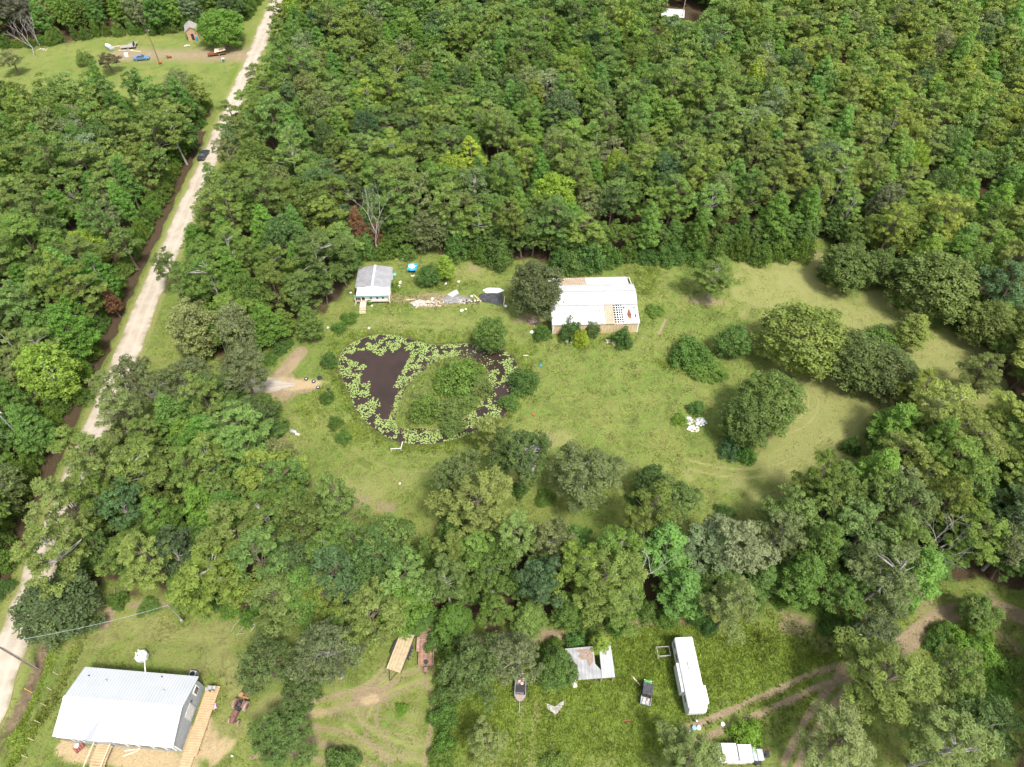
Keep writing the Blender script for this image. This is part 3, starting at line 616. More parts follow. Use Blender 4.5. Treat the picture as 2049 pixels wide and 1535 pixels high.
T('oak', 40, 20, 80, 'grey-purple dark tree at the top left corner', 13, (.07, .075, .055))
T('shrub', 605, 598, 34, 'ivy bush by the half-hidden shed left of the cabin', 3, (.07, .12, .03))
# rust-brown dying trees and bare dead trees
T('gum', 714, 448, 44, 'rust-brown dying tree in front of the bare dead tree', 11, (.20, .105, .055), zc=.6, name='dying_tree', cat='dying tree')
T('gum', 750, 468, 36, 'second rust-brown dying tree, lower and to the right', 7, (.18, .095, .05), zc=.6, name='dying_tree', cat='dying tree')
T('gum', 215, 592, 38, 'rust-brown dead foliage at the edge of the left wood', 8, (.16, .085, .045), zc=.7, name='dying_tree', cat='dying tree')
def dead_tree(px, py, h, label, seed, spread=.5):
    r = random.Random(seed); mb = MB(); b = W(px, py)
    def br(p, d, L, rad, n):
        q = p+d*L; mid = p+d*L*.5+Vector((r.uniform(-.1, .1), r.uniform(-.1, .1), .05))*L
        mb.tube([p, mid, q], [rad, rad*.8, rad*.55], 6)
        if n == 0: return
        for _ in range(3 if n > 1 else 4):
            dd = (d+Vector((r.uniform(-1, 1), r.uniform(-1, 1), r.uniform(-.2, .5)))*spread*1.4).normalized()
            br(q if _ else mid, dd, L*r.uniform(.55, .8), rad*.5, n-1)
    br(Vector((0, 0, -.2)), Vector((.05, .03, 1)).normalized(), h*.42, .2, 4)
    USED.append((b.x, b.y, 2)); return solo('dead_tree', mb, BARKP, label, 'dead tree', b)
dead_tree(758, 512, 15, 'bare grey-white dead tree rising above the brown one behind the cabin', 1)
dead_tree(68, 112, 11, 'bare pale dead tree, larger of the two in the far left clearing', 2, .6)
dead_tree(80, 92, 9, 'bare pale dead tree, smaller and behind at the far left', 3, .45)
dead_tree(1262, 1190, 11, 'twisted bare dead tree in the near wood left of the shed', 4, .8)
dead_tree(185, 440, 9, 'grey bare crown showing in the left wood', 5, .6)
dead_tree(1830, 1130, 12, 'white forked dead branches in the near wood by the lane', 6, .7)

# ---------------- random fill of the woods ----------------
def inframe(x, y, zz):
    d = y*_c-(zz-H)*_s
    if d <= 1: return False
    px = 1024.5+F*x/d; py = 767.5-F*(y*_s+(zz-H)*_c)/d
    return -50 < px < 2100 and -45 < py < 1590
def fill(P, sp, seed):
    r = np.random.default_rng(seed); x0, y0 = P.min(0); x1, y1 = P.max(0); out = []
    x0 = max(x0, -230); x1 = min(x1, 260); y0 = max(y0, 5); y1 = min(y1, 300)
    rows = int((y1-y0)/(sp*.866))+1
    for j in range(rows):
        xs = np.arange(x0+(j % 2)*sp/2, x1, sp); n = len(xs)
        out.append(np.c_[xs+r.uniform(-.33, .33, n)*sp, y0+j*sp*.866+r.uniform(-.33, .33, n)*sp])
    Q = np.concatenate(out); k = inpoly(Q[:, 0], Q[:, 1], P)
    k &= dseg(Q[:, 0], Q[:, 1], ROAD) > 5.2; k &= dseg(Q[:, 0], Q[:, 1], DRIVE) > 3.2
    vd = np.array([ROOFHOLE.x, ROOFHOLE.y]); vd = vd/np.linalg.norm(vd); dx_, dy_ = ROOFHOLE.x-Q[:, 0], ROOFHOLE.y-Q[:, 1]
    fw = dx_*vd[0]+dy_*vd[1]; lt = abs(dx_*vd[1]-dy_*vd[0])
    k &= ~((lt < 8) & (fw > -8) & (fw < 17))
    return Q[k]
SPOT = []
for P, sp, zone in ((NORTH, 6.1, 'north'), (LEFTBACK, 6.3, 'farleft'), (LEFT, 6.0, 'left'), (NEAR, 5.4, 'near'), (SE, 6.2, 'se')):
    for x, y in fill(P, sp, len(SPOT)+5):
        if all((x-u)**2+(y-v)**2 > (min(w, 4.4)*.8+.9)**2 for u, v, w in USED): SPOT.append((x, y, zone))
WHERE = {'north': 'the wide wood north of the pond and barn', 'farleft': 'the wood behind the far left clearing', 'left': 'the wood left of the dirt road',
         'near': 'the belt of wood between the pond and the bottom yards', 'se': 'the wood in the bottom right corner'}
LOOK = {'pine': 'tufted olive-green pine', 'oak': 'rounded dark green oak', 'gum': 'pointed fresh green sweetgum', 'pale': 'pale silvery oak', 'lime': 'yellow-lime oak'}
LAND = [('the white barn', 1190, 600), ('the tin-roofed cabin', 745, 560), ('the blue tarp', 826, 535), ('the lime pair in the north wood', 925, 315), ('the pale blossoming oak', 1095, 165),
  ('the feathery bright tree', 1338, 228), ('the lone roof in the far wood', 1345, 35), ('the bare dead tree behind the cabin', 740, 405), ('the brown shack', 383, 70), ('the blue car', 283, 112),
  ('the dark car on the road', 408, 305), ('the dense round roadside oak', 345, 262), ('the dead crown in the left wood', 185, 440), ('the rusty foliage in the left wood', 215, 590), ('the lone meadow pine', 1424, 548),
  ('the dark oak at the pasture corner', 1700, 528), ('the huge olive oak above the pasture', 1880, 560), ('the thin pine in the right-hand gap', 1965, 745), ('the biggest pasture oak', 1612, 665), ('the pasture pine clump', 1520, 840),
  ('the wide open oak', 1165, 950), ('the big pale pine by the pond', 955, 1010), ('the gravel drive', 480, 770), ('the pole in the left wood', 70, 850), ('the tall pale pine over the road', 110, 1000),
  ('the white-roofed house', 250, 1400), ('the wooden flatbed', 800, 1305), ('the tin shed', 1188, 1325), ('the motorhome', 1383, 1347), ('the leaning pale pine', 1465, 1188), ('the thin grey pine', 1775, 1150),
  ('the old lorry', 1480, 1508), ('the rubbish at the right edge', 2035, 1370), ('the pond', 850, 780), ('the white rubbish heap', 1391, 845), ('the far left clearing', 130, 100), ('the two big lane-fork pines', 1860, 1360),
  ('the top right corner', 2049, 0), ('the middle of the top edge', 1000, 0), ('the middle of the right edge', 2049, 420), ('the top left corner', 0, 0), ('the middle of the left edge', 0, 700)]
ORD = ['nearest', 'second nearest', 'third nearest', 'fourth nearest', 'fifth nearest', 'sixth nearest', 'seventh nearest', 'eighth nearest', 'ninth nearest', 'tenth nearest', 'eleventh nearest', 'twelfth nearest']
def proj(x, y, zz):
    d = y*_c-(zz-H)*_s; return 1024.5+F*x/d, 767.5-F*(y*_s+(zz-H)*_c)/d
def near_names(L):
    """L: list of (key, px, py) -> phrase placing each one by the landmark nearest to it"""
    rows = {}
    for i, (key, px, py) in enumerate(L):
        nm, lx, ly = min(LAND, key=lambda q: (q[1]-px)**2+(q[2]-py)**2); dx, dy = px-lx, py-ly
        dr = ('right of' if dx > 0 else 'left of') if abs(dx) > abs(dy) else ('in front of' if dy > 0 else 'beyond')
        rows.setdefault((key, dr, nm), []).append((dx*dx+dy*dy, i))
    out = {}
    for (key, dr, nm), v in rows.items():
        for r, (_, i) in enumerate(sorted(v)): out[i] = f'{ORD[r]} {dr} {nm}' if r < len(ORD) else None
    return out
items = []
for x, y, zone in SPOT:
    n = float(vnoise(np.array(x), np.array(y), 38)); u = random.random()+n*.14
    k = 'pine' if u < .46 else ('oak' if u < .76 else 'gum')
    if zone in ('farleft',): k = random.choice(['oak', 'gum', 'oak'])
    look = k; col = vary(PAL[k], .2)
    v = random.random()
    if k == 'oak' and v < .2: look = 'pale'; col = vary((.105, .138, .062))
    elif k == 'oak' and v > .93: look = 'lime'; col = vary((.12, .185, .03))
    elif k == 'oak' and v > .72: col = vary((.052, .092, .034))
    e = float(sst(10, 75, np.array(x-.15*y)))      # stronger sunlight to the east put into leaf colour: brighter, yellower
    if look not in ('pale', 'lime'): col = (col[0]*(1+.30*e), col[1]*(1+.18*e), col[2]*(1+.2*e))
    R = random.choice((random.uniform(3.2, 4.2), random.uniform(3.9, 5.7))) if k != 'gum' else random.uniform(2.6, 4.2); h = {'pine': 15, 'oak': 12, 'gum': 13}[k]*random.uniform(.74, 1.2)
    fw = ((ROOFHOLE.x-x)*ROOFHOLE.x+(ROOFHOLE.y-y)*ROOFHOLE.y)/ROOFHOLE.xy.length; lt = abs((ROOFHOLE.x-x)*ROOFHOLE.y-(ROOFHOLE.y-y)*ROOFHOLE.x)/ROOFHOLE.xy.length
    if lt < 7 and 17 <= fw < 36: h *= .45+.5*(fw-17)/19; R *= .8
    d = math.sqrt(x*x+y*y+(H-10)**2)
    items.append((d/R, x, y, k, look, R, h, col, zone, inframe(x, y, h*.7)))
items.sort(key=lambda t: t[0]); cnt = {'pine': sum(1 for o in COL.objects if o.name.startswith('pine')), 'oak': sum(1 for o in COL.objects if o.name.startswith('oak')), 'gum': sum(1 for o in COL.objects if o.name.startswith('sweetgum'))}
far = []; chosen = []
for _, x, y, k, look, R, h, col, zone, vis in items:
    if vis and cnt[k] < 300:
        cnt[k] += 1; chosen.append((k, x, y, R, h, col, zone, look))
    else: far.append((x, y, k, R, h, col))
nn = near_names([(c[7], *proj(c[1], c[2], c[4]*.7)) for c in chosen])
for i, (k, x, y, R, h, col, zone, look) in enumerate(chosen):
    tree(k, x, y, R, h, col, f'{LOOK[look]}, {nn[i]}' if nn[i] else f'{LOOK[look]} in {WHERE[zone]}', f'{LOOK[look]}s in {WHERE[zone]}', pale=(look == 'pale'), soft=(zone != 'near' and random.random() < .55))
print('trees', cnt, 'far', len(far))
VV, TT, CC = [], [], []
for x, y, k, R, h, col in far:
    if k == 'oak' and random.random() < .5: k = 'dome'
    V, t = random.choice(LOW[k]); a = random.uniform(0, 6.28); d = DIM[k]; ca, sa_ = math.cos(a), math.sin(a)
    q = np.c_[(V[:, 0]*ca-V[:, 1]*sa_)*R/d[0]+x, (V[:, 0]*sa_+V[:, 1]*ca)*R/d[0]+y, V[:, 2]*h/d[1]]
    VV.append(q); TT.append(t); CC.append(np.tile(leafy(col), (len(q), 1)))
VV = np.concatenate(VV)
tag(link('distant_trees', npmesh('distant_trees', VV, np.arange(len(VV)).reshape(-1, 4), LEAFC, np.concatenate(CC), np.concatenate(TT))), 'farthest tree crowns of the woods running out of the picture', 'woods', kind='stuff')
# bushes along the wood edges
EDGE = [(705,520),(735,512),(775,508),(815,512),(915,516),(960,520),(1000,528),(1120,535),(1150,540),(1180,535),(1215,526),(1255,520),(1290,520),(1330,522),(1350,520),(1390,522),(1430,516),(1475,514),(1515,524),(1560,515),(1600,516),
        (1650,560),(1800,610),(1910,655),(560,705),(470,715),(400,715),(575,690),(540,720),(240,1205),(300,1215),(420,1210),(460,1225),(500,1240),(560,1180),(830,1240),(870,1250),(920,1250),(700,1240),(640,1040),(705,1080),(760,1075),(800,1060),(1180,1255),(1230,1245),(1330,1240),(1400,1240),(1505,1210),(1560,1195),(1620,1215),(1660,1250),
        (1700,1260),(1290,1225),(1105,1300),(1150,1290),(1870,1290),(1900,1310),(1940,1290),(1990,1330),(1950,1350),(2000,1380),(1930,1400),(1880,1270),(1960,1400),(2020,1340),(890,1360),(893,1400),(888,1440),(890,1490),(885,1520),(870,1290),(560,940),(600,960),(650,990),(1040,985),(1090,1000),(1270,1000),(1450,1030),(1800,1215),(1750,880),(1700,900),(700,640),(680,660),(20,1130),(10,1180),(0,1080),(170,800),(560,860),(1165,525),(1140,525),(660,730),(655,800),(672,850),(690,880)]
en = near_names([('s', *e) for e in EDGE])
for i, (px, py) in enumerate(EDGE):
    b = W(px, py); nth = py < 560 and px < 1640; s = random.uniform(1.4, 2.2)*(1.7 if nth else 1); hh = random.uniform(1.3, 2.8)*(2.2 if nth else 1)
    reg = 'north wood' if py < 560 else 'east pasture' if px > 1640 and py < 900 else 'lane in the bottom right' if px > 1780 else 'belt of wood by the bottom yards' if py > 1140 else 'meadow and pond'
    tree('shrub', b.x, b.y, s, hh, vary((.062, .118, .025), .2), f'leafy undergrowth shrub, {en[i]}' if en[i] else f'leafy green undergrowth shrub along the edge of the {reg}', f'edge shrubs by the {reg}', zb=-.1)
# ---------------- buildings ----------------
WHITE = mat('white_sheet_roof', (.47, .47, .47), (.41, .41, .41), .6, .55, stripe=2.2, sdir=0)
WHITEP = mat('white_paint', (.78, .78, .76), (.66, .66, .63), 2, .5)
GREYW = mat('grey_siding', (.30, .32, .34), (.26, .28, .30), 2, .7, stripe=3.4, sdir=2)
TAN = mat('tan_metal_wall', (.55, .43, .27), (.47, .36, .22), 1.2, .6, stripe=1.6, sdir=0)
TANR = mat('tan_roof_sheet', (.38, .30, .22), (.31, .24, .17), 1.2, .6, stripe=2.2, sdir=0)
RUST = mat('rust', (.22, .085, .045), (.13, .05, .03), 2.5, .9, bump=.5)
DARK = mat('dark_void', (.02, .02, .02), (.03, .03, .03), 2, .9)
GLASS = mat('window_glass', (.05, .06, .07), (.08, .09, .10), 1, .12, spec=.6)
DECK = mat('new_deck_timber', (.40, .29, .165), (.32, .23, .13), 1.5, .8, stripe=3.2, sdir=1)
OLDW = mat('weathered_timber', (.42, .34, .26), (.30, .24, .18), 2.5, .85, stripe=2.5, sdir=0)
GRYW = mat('grey_board', (.33, .31, .28), (.20, .18, .16), 2.5, .9, stripe=2, sdir=1)
PLNK = mat('pale_plank', (.62, .52, .38), (.48, .38, .26), 2.5, .8)
BLK = mat('black_rubber', (.025, .025, .027), (.04, .04, .04), 3, .8)
BPL = mat('black_plastic', (.035, .035, .04), (.07, .07, .075), 1.5, .5, bump=.8)
STEEL = mat('galvanised', (.42, .43, .44), (.32, .33, .34), 2, .45, metal=.4)
WSHT = mat('white_plastic', (.78, .78, .78), (.6, .6, .6), 2.5, .5, bump=.8)
BLUE = mat('blue_tarp', (.02, .30, .50), (.03, .22, .40), 2, .5, bump=.8)
TEAL = mat('teal_trim', (.22, .32, .32), (.17, .26, .26), 2, .7)
CONC = mat('grey_rubble', (.40, .38, .35), (.25, .23, .21), 3, .9, bump=.6)
REDB = mat('red_brick', (.27, .10, .075), (.18, .07, .05), 4, .85)

# white metal barn
FL, FR = W(1106, 649, 2.7), W(1279, 645, 2.7); dv = FR-FL; BL_ = math.hypot(dv.x, dv.y); D = 13.2
B = thing('barn', 'long white metal barn with tan walls, raised middle roof and an open roof bay', 'barn', (FL.x, FL.y, 0), math.atan2(dv.y, dv.x))
L = BL_
part('wall', MB().box(L/2, .06, 1.3, L-.3, .12, 2.6), TAN, B); part('wall', MB().box(L/2, D-.06, 1.4, L-.3, .12, 2.8), TAN, B)
for xx in (.07, L-.07):
    part('end_wall', MB().profx([(0, 0), (D, 0), (D, 2.75), (9.9, 3.5), (9.9, 3.8), (7.1, 4.65), (4.3, 3.8), (4.3, 3.35), (0, 2.6)], xx-.05, xx+.05), WHITEP, B)
y0, y1, z0, z1 = -.25, 4.35, 2.66, 3.45
def lean(xa, xb, dz=0.0): return [(xa, y0, z0+dz), (xb, y0, z0+dz), (xb, y1, z1+dz), (xa, y1, z1+dz)]
part('front_roof', MB().sheet(lean(-.1, L*.618)), WHITE, B)
part('front_roof', MB().sheet(lean(L*.822, L+.15)), WHITE, B)
part('tan_roof_panel', MB().sheet(lean(L*.612, L*.722, .035), .03), TANR, B)
pur = MB()
for i in range(8):
    f = (i+.3)/8; pur.box(L*.772, y0+(y1-y0)*f, z0+(z1-z0)*f-.05, L*.10, .09, .09)
for f in (.745, .775, .80): pur.sheet([(L*f, y0, z0-.12), (L*f+.12, y0, z0-.12), (L*f+.12, y1, z1-.12), (L*f, y1, z1-.12)], .08)
part('roof_purlins', pur, WHITEP, B)
part('floor', MB().box(L*.5, D/2, .05, L-.6, D-.6, .06), DARK, B)  # near-black: the shade inside the barn is put into the floor colour
V0 = [(4.15, 3.78), (5.0, 4.15), (6.2, 4.52), (7.1, 4.62), (8.0, 4.52), (9.2, 4.15), (10.1, 3.78)]
cv = MB()
for a, b in zip(V0[:-1], V0[1:]): cv.sheet([(-.2, a[0], a[1]), (L+.12, a[0], a[1]), (L+.12, b[0], b[1]), (-.2, b[0], b[1])], .05)
part('middle_roof', cv, WHITE, B)
part('ridge_cap', MB().box(L/2, 7.1, 4.655, L+.2, .28, .03), STEEL, B)
part('eave_strip', MB().box(L/2, 4.22, 3.6, L+.1, .06, .3), STEEL, B)
part('back_roof', MB().sheet([(-.1, 9.95, 3.56), (L-.6, 9.95, 3.56), (L-.6, D+.2, 2.82), (-.1, D+.2, 2.82)]), WHITE, B)
part('tan_roof_panel', MB().sheet([(L*.14, 10.2, 3.53), (L*.45, 10.2, 3.53), (L*.45, D+.1, 2.885), (L*.14, D+.1, 2.885)], .03), TANR, B)
part('roof_vent', MB().lathe(L*.15, 4.75, [(.16, 4.0), (.16, 4.3), (.22, 4.32), (.02, 4.42)], 10), STEEL, B)
def ragged(cx, cy, rx, ry, seed, n=16):
    r = random.Random(seed); return [(cx+rx*r.uniform(.5, 1.1)*math.cos(k*6.283/n), cy+ry*r.uniform(.6, 1.1)*math.sin(k*6.283/n)) for k in range(n)]
for i, (fx, v, rx, ry) in enumerate(((.90, 2.0, .42, 1.35), (.845, 3.6, .28, .35), (.965, 3.55, .18, .3), (.97, 1.6, .2, .6), (.565, .0, .5, .12), (.56, 3.0, .1, .3), (.52, 2.9, .08, .3), (.09, 2.2, .12, .12), (.16, 2.4, .25, .1))):
    pp = ragged(fx*L, v, rx, ry, i); part('rust_patch', MB().add([(a, b, z0+(b-y0)*(z1-z0)/(y1-y0)+.012) for a, b in pp], [tuple(range(len(pp)))]), RUST, B)
part('rust_patch', MB().add([(a, b, 3.79+(b-4.15)*.435+.03) for a, b in ragged(.055*L, 4.6, .45, .13, 40)], [tuple(range(16))]), RUST, B)
for xx in (.1, L-.1): part('corner_trim', MB().box(xx, -.03, 1.3, .2, .07, 2.6), WHITEP, B)

# small cabin with grey tin roof (gable faces the camera)
p1, p2 = W(712, 534, 2.9), W(778, 534, 2.9); q1, q2 = W(716, 572, 2.9), W(776, 574, 2.9)
cx, cyf, cyb = (q1.x+q2.x)/2, q1.y, p1.y; w = (p2.x-p1.x+.3)/2; Dp = cyb-cyf
CB = thing('cabin', 'small cabin with a grey tin gable roof, porch and wooden steps', 'cabin', (cx-.1, cyf, 0), .03); CB.scale = (1, 1, .86)
part('wall', MB().box(0, Dp/2, 1.5, 2*w-.5, Dp-.3, 2.7), WHITEP, CB)
TIN = mat('grey_tin_roof', (.27, .27, .285), (.21, .21, .22), .9, .6, stripe=1.7, sdir=1)
for sgn in (-1, 1):
    part('roof', MB().sheet([(0, -.2, 3.72), (sgn*w, -.2, 2.95), (sgn*w, Dp+.2, 2.95), (0, Dp+.2, 3.72)], .06), TIN, CB)
part('ridge_cap', MB().box(0, Dp/2, 3.76, .45, Dp+.5, .05), mat('pale_blue_cap', (.42, .52, .54), (.36, .46, .48), 2, .6), CB)
part('gable', MB().add([(-w+.1, -.12, 2.85), (w-.1, -.12, 2.85), (0, -.12, 3.66)], [(0, 1, 2)]), WHITEP, CB)
part('porch_roof', MB().sheet([(-w+.5, -.22, 3.12), (w-.1, -.22, 3.12), (w-.1, -2.3, 2.72), (-w+.5, -2.3, 2.72)], .06), WHITEP, CB)
part('fascia', MB().box(-.1, -2.36, 2.52, 2*w-.2, .07, .5), TEAL, CB)
for xx in (-w+.1, -w+1.35, w-.2): part('porch_post', MB().box(xx, -2.25, 1.4, .12, .12, 2.6), WHITEP, CB)
part('porch_floor', MB().box(0, -1.2, .75, 2*w-.4, 2.3, .12), OLDW, CB)
part('front_wall', MB().box(.7, -1.9, 1.6, 2*w-2.6, .1, 1.9), WHITEP, CB)
for xx in (-.35, .95, 2.1):
    f = part('window', MB().box(xx, -1.97, 1.7, .55, .05, 1.0), WHITEP, CB); part('pane', MB().box(xx, -2.0, 1.7, .42, .03, .85), GLASS, f)
part('door', MB().box(-2.1, -.2, 1.75, .9, .12, 1.9), mat('brown_door', (.22, .14, .09), None, 3, .6), CB)
part('ramp', MB().box(-1.95, -3.1, .70, 1.25, 1.6, .1), PLNK, CB)
st = MB()
for k in range(4): st.box(-1.95, -4.05-.32*k, .58-.16*k, 1.3, .24, .06)
part('steps', st, PLNK, CB)
part('railing', MB().box(-w+.1, -3.0, 1.1, .06, 1.4, .06).box(-w+.1, -3.0, .6, .06, 1.4, .06).box(-w+.1, -3.7, .7, .08, .08, 1.2).box(-w+.7, -2.3, 1.2, 1.2, .06, .06), OLDW, CB)
solo('garden_edging', MB().tube([W(740, 601, .08), W(755, 603, .1), W(772, 602, .08), W(778, 600, .08)], .1, 6), CONC, 'row of pale stones edging the bed before the cabin', 'edging')

# bottom-left house, white metal roof
zr, ze = 4.9, 3.45
HBL, HBR, HFL, HFR = W(167, 1334, ze), W(395, 1354, ze), W(104, 1474, ze), W(346, 1496, ze)
dv = HFR-HFL; HL = math.hypot(dv.x, dv.y); dd_ = HBL-HFL; HD = math.hypot(dd_.x, dd_.y)
HS = thing('house', 'grey-sided house with a long white metal roof and timber deck', 'house', (HFL.x, HFL.y, 0), math.atan2(dv.y, dv.x))
o_ = .3
part('wall', MB().box(HL/2, HD/2-.1, 1.72, HL-2*o_, HD-.45, 3.3), GREYW, HS)
for x_a in (HL-o_-.1, o_-.004): part('gable', MB().profx([(o_, 3.3), (HD-o_, 3.3), (HD/2, zr-.12)], x_a, x_a+.104), GREYW, HS)
RW = mat('white_ribbed_roof', (.40, .42, .44), (.375, .395, .415), .5, .5, stripe=2.4, sdir=0, spec=.4)
part('roof', MB().sheet([(0, 0, ze), (HL, 0, ze), (HL, HD/2, zr), (0, HD/2, zr)], .1), RW, HS)
part('roof', MB().sheet([(0, HD, ze), (HL, HD, ze), (HL, HD/2+.002, zr), (0, HD/2+.002, zr)], .1), RW, HS)
part('ridge_cap', MB().sheet([(0, HD/2-.2, zr-.03), (HL, HD/2-.2, zr-.03), (HL, HD/2, zr+.03), (0, HD/2, zr+.03)], .02).sheet([(0, HD/2, zr+.03), (HL, HD/2, zr+.03), (HL, HD/2+.2, zr-.03), (0, HD/2+.2, zr-.03)], .02), WHITEP, HS)
# entrance cross gable on the front slope
gx0, gx1 = HL*.27, HL*.47; gm = HL*.365
part('dormer_roof', MB().sheet([(gx0, -.05, ze+.02), (gm, -.25, ze+.95), (gm, HD*.33, ze+.95)], .03), RW, HS)
part('dormer_roof', MB().sheet([(gx1, -.05, ze+.02), (gm, -.25, ze+.95), (gm, HD*.33, ze+.95)], .03), RW, HS)
part('dormer_front', MB().add([(gx0+.1, -.1, ze-.05), (gx1-.1, -.1, ze-.05), (gm, -.16, ze+.88)], [(0, 1, 2)]), WHITEP, HS)
for f, w_ in ((.07, 1.5), (.17, .9), (.53, 1.1), (.63, 1.1), (.74, 1.4), (.86, 1.0), (.95, .6)):
    fr = part('window', MB().box(HL*f, .1, 2.1, w_+.2, .1, 1.5), WHITEP, HS); part('pane', MB().box(HL*f, .04, 2.1, w_, .04, 1.3), GLASS, fr)
part('fascia', MB().box(HL/2, .07, ze-.22, HL-.1, .05, .22), WHITEP, HS)
part('front_door', MB().box(HL*.36, o_-.05, 1.9, 1, .1, 2.1), WHITEP, HS)
fr = part('window', MB().box(HL-o_+.05, HD*.83, 2.3, .08, 1.1, 1.2), WHITEP, HS); part('pane', MB().box(HL-o_+.1, HD*.83, 2.3, .05, .8, .9), GLASS, fr)
part('side_door', MB().box(HL-o_+.06, HD*.53, 1.7, .08, 1.7, 2.1), mat('pale_door', (.5, .5, .5), None, 3, .5), HS)
part('wall_lamp', MB().box(HL-o_+.12, HD*.66, 2.6, .15, .12, .25), DARK, HS)
dk = part('deck', MB().box(HL+1.15, HD*.47, .62, 1.75, HD*1.0, .12), DECK, HS)
part('deck', MB().box(HL+.95, -HD*.14, .5, 1.5, HD*.26, .1, ry=0), DECK, HS, label='lower timber ramp of the deck')
lg = MB()
for yy in (HD*.05, HD*.35, HD*.65, HD*.93): lg.box(HL+1.95, yy, .3, .12, .12, .6)
part('deck_posts', lg, DECK, HS)
sp_ = MB().box(HL*.36, -.9, .9, 2.0, 2.0, .1)
for k in range(4): sp_.box(HL*.36, -2.05-.32*k, .72-.19*k, 1.9, .3, .07)
part('front_steps', sp_, DECK, HS)
for sx in (-1.05, 1.05): part('handrail', MB().box(HL*.36+sx, -1.5, 1.75, .1, 3.2, .08).box(HL*.36+sx, -3.0, .9, .1, .1, 1.8).box(HL*.36+sx, -.1, 1.3, .1, .1, 1.0), PLNK, HS)
for fx, fy, c_ in ((.09, .86, 0), (.26, .80, 1), (.70, .94, 0), (.78, .72, 1)):
    zq = ze+(zr-ze)*(1-fy)*2
    part('roof_vent', MB().lathe(HL*fx, HD*fy, [(.09 if c_ else .06, zq-.05), (.09 if c_ else .06, zq+.28), (.13 if c_ else .06, zq+.3), (.02, zq+.36)], 9), STEEL if c_ else DARK, HS)
part('corner_trim', MB().box(HL-o_, o_, 1.75, .14, .14, 3.3), WHITEP, HS)
cc = HS.matrix_basis @ Vector((HL*.86, HD+.9, .45))
a_ = HS.rotation_euler.z
U = thing('air_conditioner', 'grey outdoor air conditioner behind the white-roofed house', 'air conditioner', (cc.x, cc.y, 0), a_)
part('casing', MB().box(0, 0, .5, .9, .9, 1.0), STEEL, U, .04); part('fan_grille', MB().lathe(0, 0, [(.34, 1.0), (.34, 1.03), (.3, 1.05)], 14), DARK, U)
gp = HS.matrix_basis @ Vector((HL+1.2, HD*.9, .68)); U = thing('barbecue_grill', 'black barbecue grill with side shelves on the end of the deck', 'barbecue', gp, a_+.3)
part('bowl', MB().box(0, 0, .75, .6, .45, .35), DARK, U, .08); part('lid', MB().prof([(-.3, .92), (.3, .92), (.22, 1.15), (-.22, 1.15)], -.22, .22), STEEL, U)
part('shelf', MB().box(.48, 0, .9, .35, .4, .04), STEEL, U); part('shelf', MB().box(-.48, 0, .9, .35, .4, .04), STEEL, U)
for sx in (-1, 1):
    for sy in (-1, 1): part('leg', MB().box(.25*sx, .18*sy, .3, .05, .05, .6), DARK, U)
wn = W(312, 1302, 0)
b0 = W(291, 1345, .4)
# septic tank-like white tub with a mast
tc0 = W(287, 1316, 0); U = thing('water_tank', 'white faceted plastic tank with two dark lids behind the house', 'tank', tc0, .5)
part('body', MB().lathe(0, 0, [(.72, 0), (.85, .25), (.85, .9), (.65, 1.1), (.3, 1.14)], 8), mat('white_tank', (.62, .64, .66), (.55, .57, .59), 1.5, .45), U)
for sx in (-.28, .2): part('lid', MB().lathe(sx, .1, [(.12, 1.1), (.12, 1.17), (.02, 1.18)], 9), DARK, U)
mb_ = W(289, 1320, 0)
U = thing('service_mast', 'pale bent pipe reaching from the back eave of the house over the white tank', 'pipe', mb_, 0)
part('pole', MB().tube([(0, 0, 0), (0, 0, 2.9)], .06, 8), WHITEP, U); part('top_bend', MB().tube([W(291, 1348, 3.5)-mb_, W(289, 1319, 3.0)-mb_, W(276, 1300, 4.0)-mb_], .07, 8), WHITEP, U)

# corrugated open shed
def pixsheet(pts, zz, t=.05): return MB().sheet([W(a, b, q) for (a, b), q in zip(pts, zz)], t)
SHW = mat('shed_tin', (.30, .305, .31), (.22, .22, .225), .8, .55, stripe=1.9, sdir=0, rust=.32)
sc_ = W(1185, 1330, 0); SH = thing('tin_shed', 'low open shed with rusty corrugated roof in two parts', 'shed', sc_, 0)
def rel(mb, c): mb.v = [(a-c.x, b-c.y, d) for a, b, d in mb.v]; return mb
part('roof', rel(pixsheet([(1130, 1298), (1187, 1293), (1191, 1328), (1205, 1344), (1206, 1357), (1153, 1361)], [2.6, 2.6, 2.5, 2.42, 2.4, 2.4]), sc_), SHW, SH)
for i_, (a_x, a_y, r_x, r_y) in enumerate(((1172, 1310, 1.3, .8), (1181, 1316, .5, 1.1), (1160, 1303, .8, .25))):
    q = W(a_x, a_y, 2.58)-sc_; pp = ragged(q.x, q.y, r_x, r_y, 60+i_)
    part('rust_patch', MB().add([(a, b, 2.62+.012*i_) for a, b in pp], [tuple(range(len(pp)))]), mat('pale_rust', (.25, .20, .165), (.20, .13, .09), 3, .9), SH)
part('roof_sheet', rel(pixsheet([(1199, 1300), (1209, 1298), (1222, 1291), (1231, 1355), (1205, 1357)], [2.85, 2.85, 2.85, 2.5, 2.5]), sc_), mat('shed_tin_clean', (.34, .355, .37), (.29, .30, .31), .8, .5, stripe=1.9, sdir=0), SH)
for a, b in ((1134, 1300), (1186, 1296), (1220, 1294), (1155, 1359), (1228, 1354), (1205, 1355)):
    q = W(a, b, 2.3)-sc_; part('post', MB().box(q.x, q.y, 1.15, .12, .12, 2.3), OLDW, SH)
q = W(1179, 1358, 2.3)-sc_; part('front_beam', MB().tube([tuple(W(1154, 1360, 2.3)-sc_), tuple(W(1229, 1355, 2.3)-sc_)], .07, 5), RUST, SH)
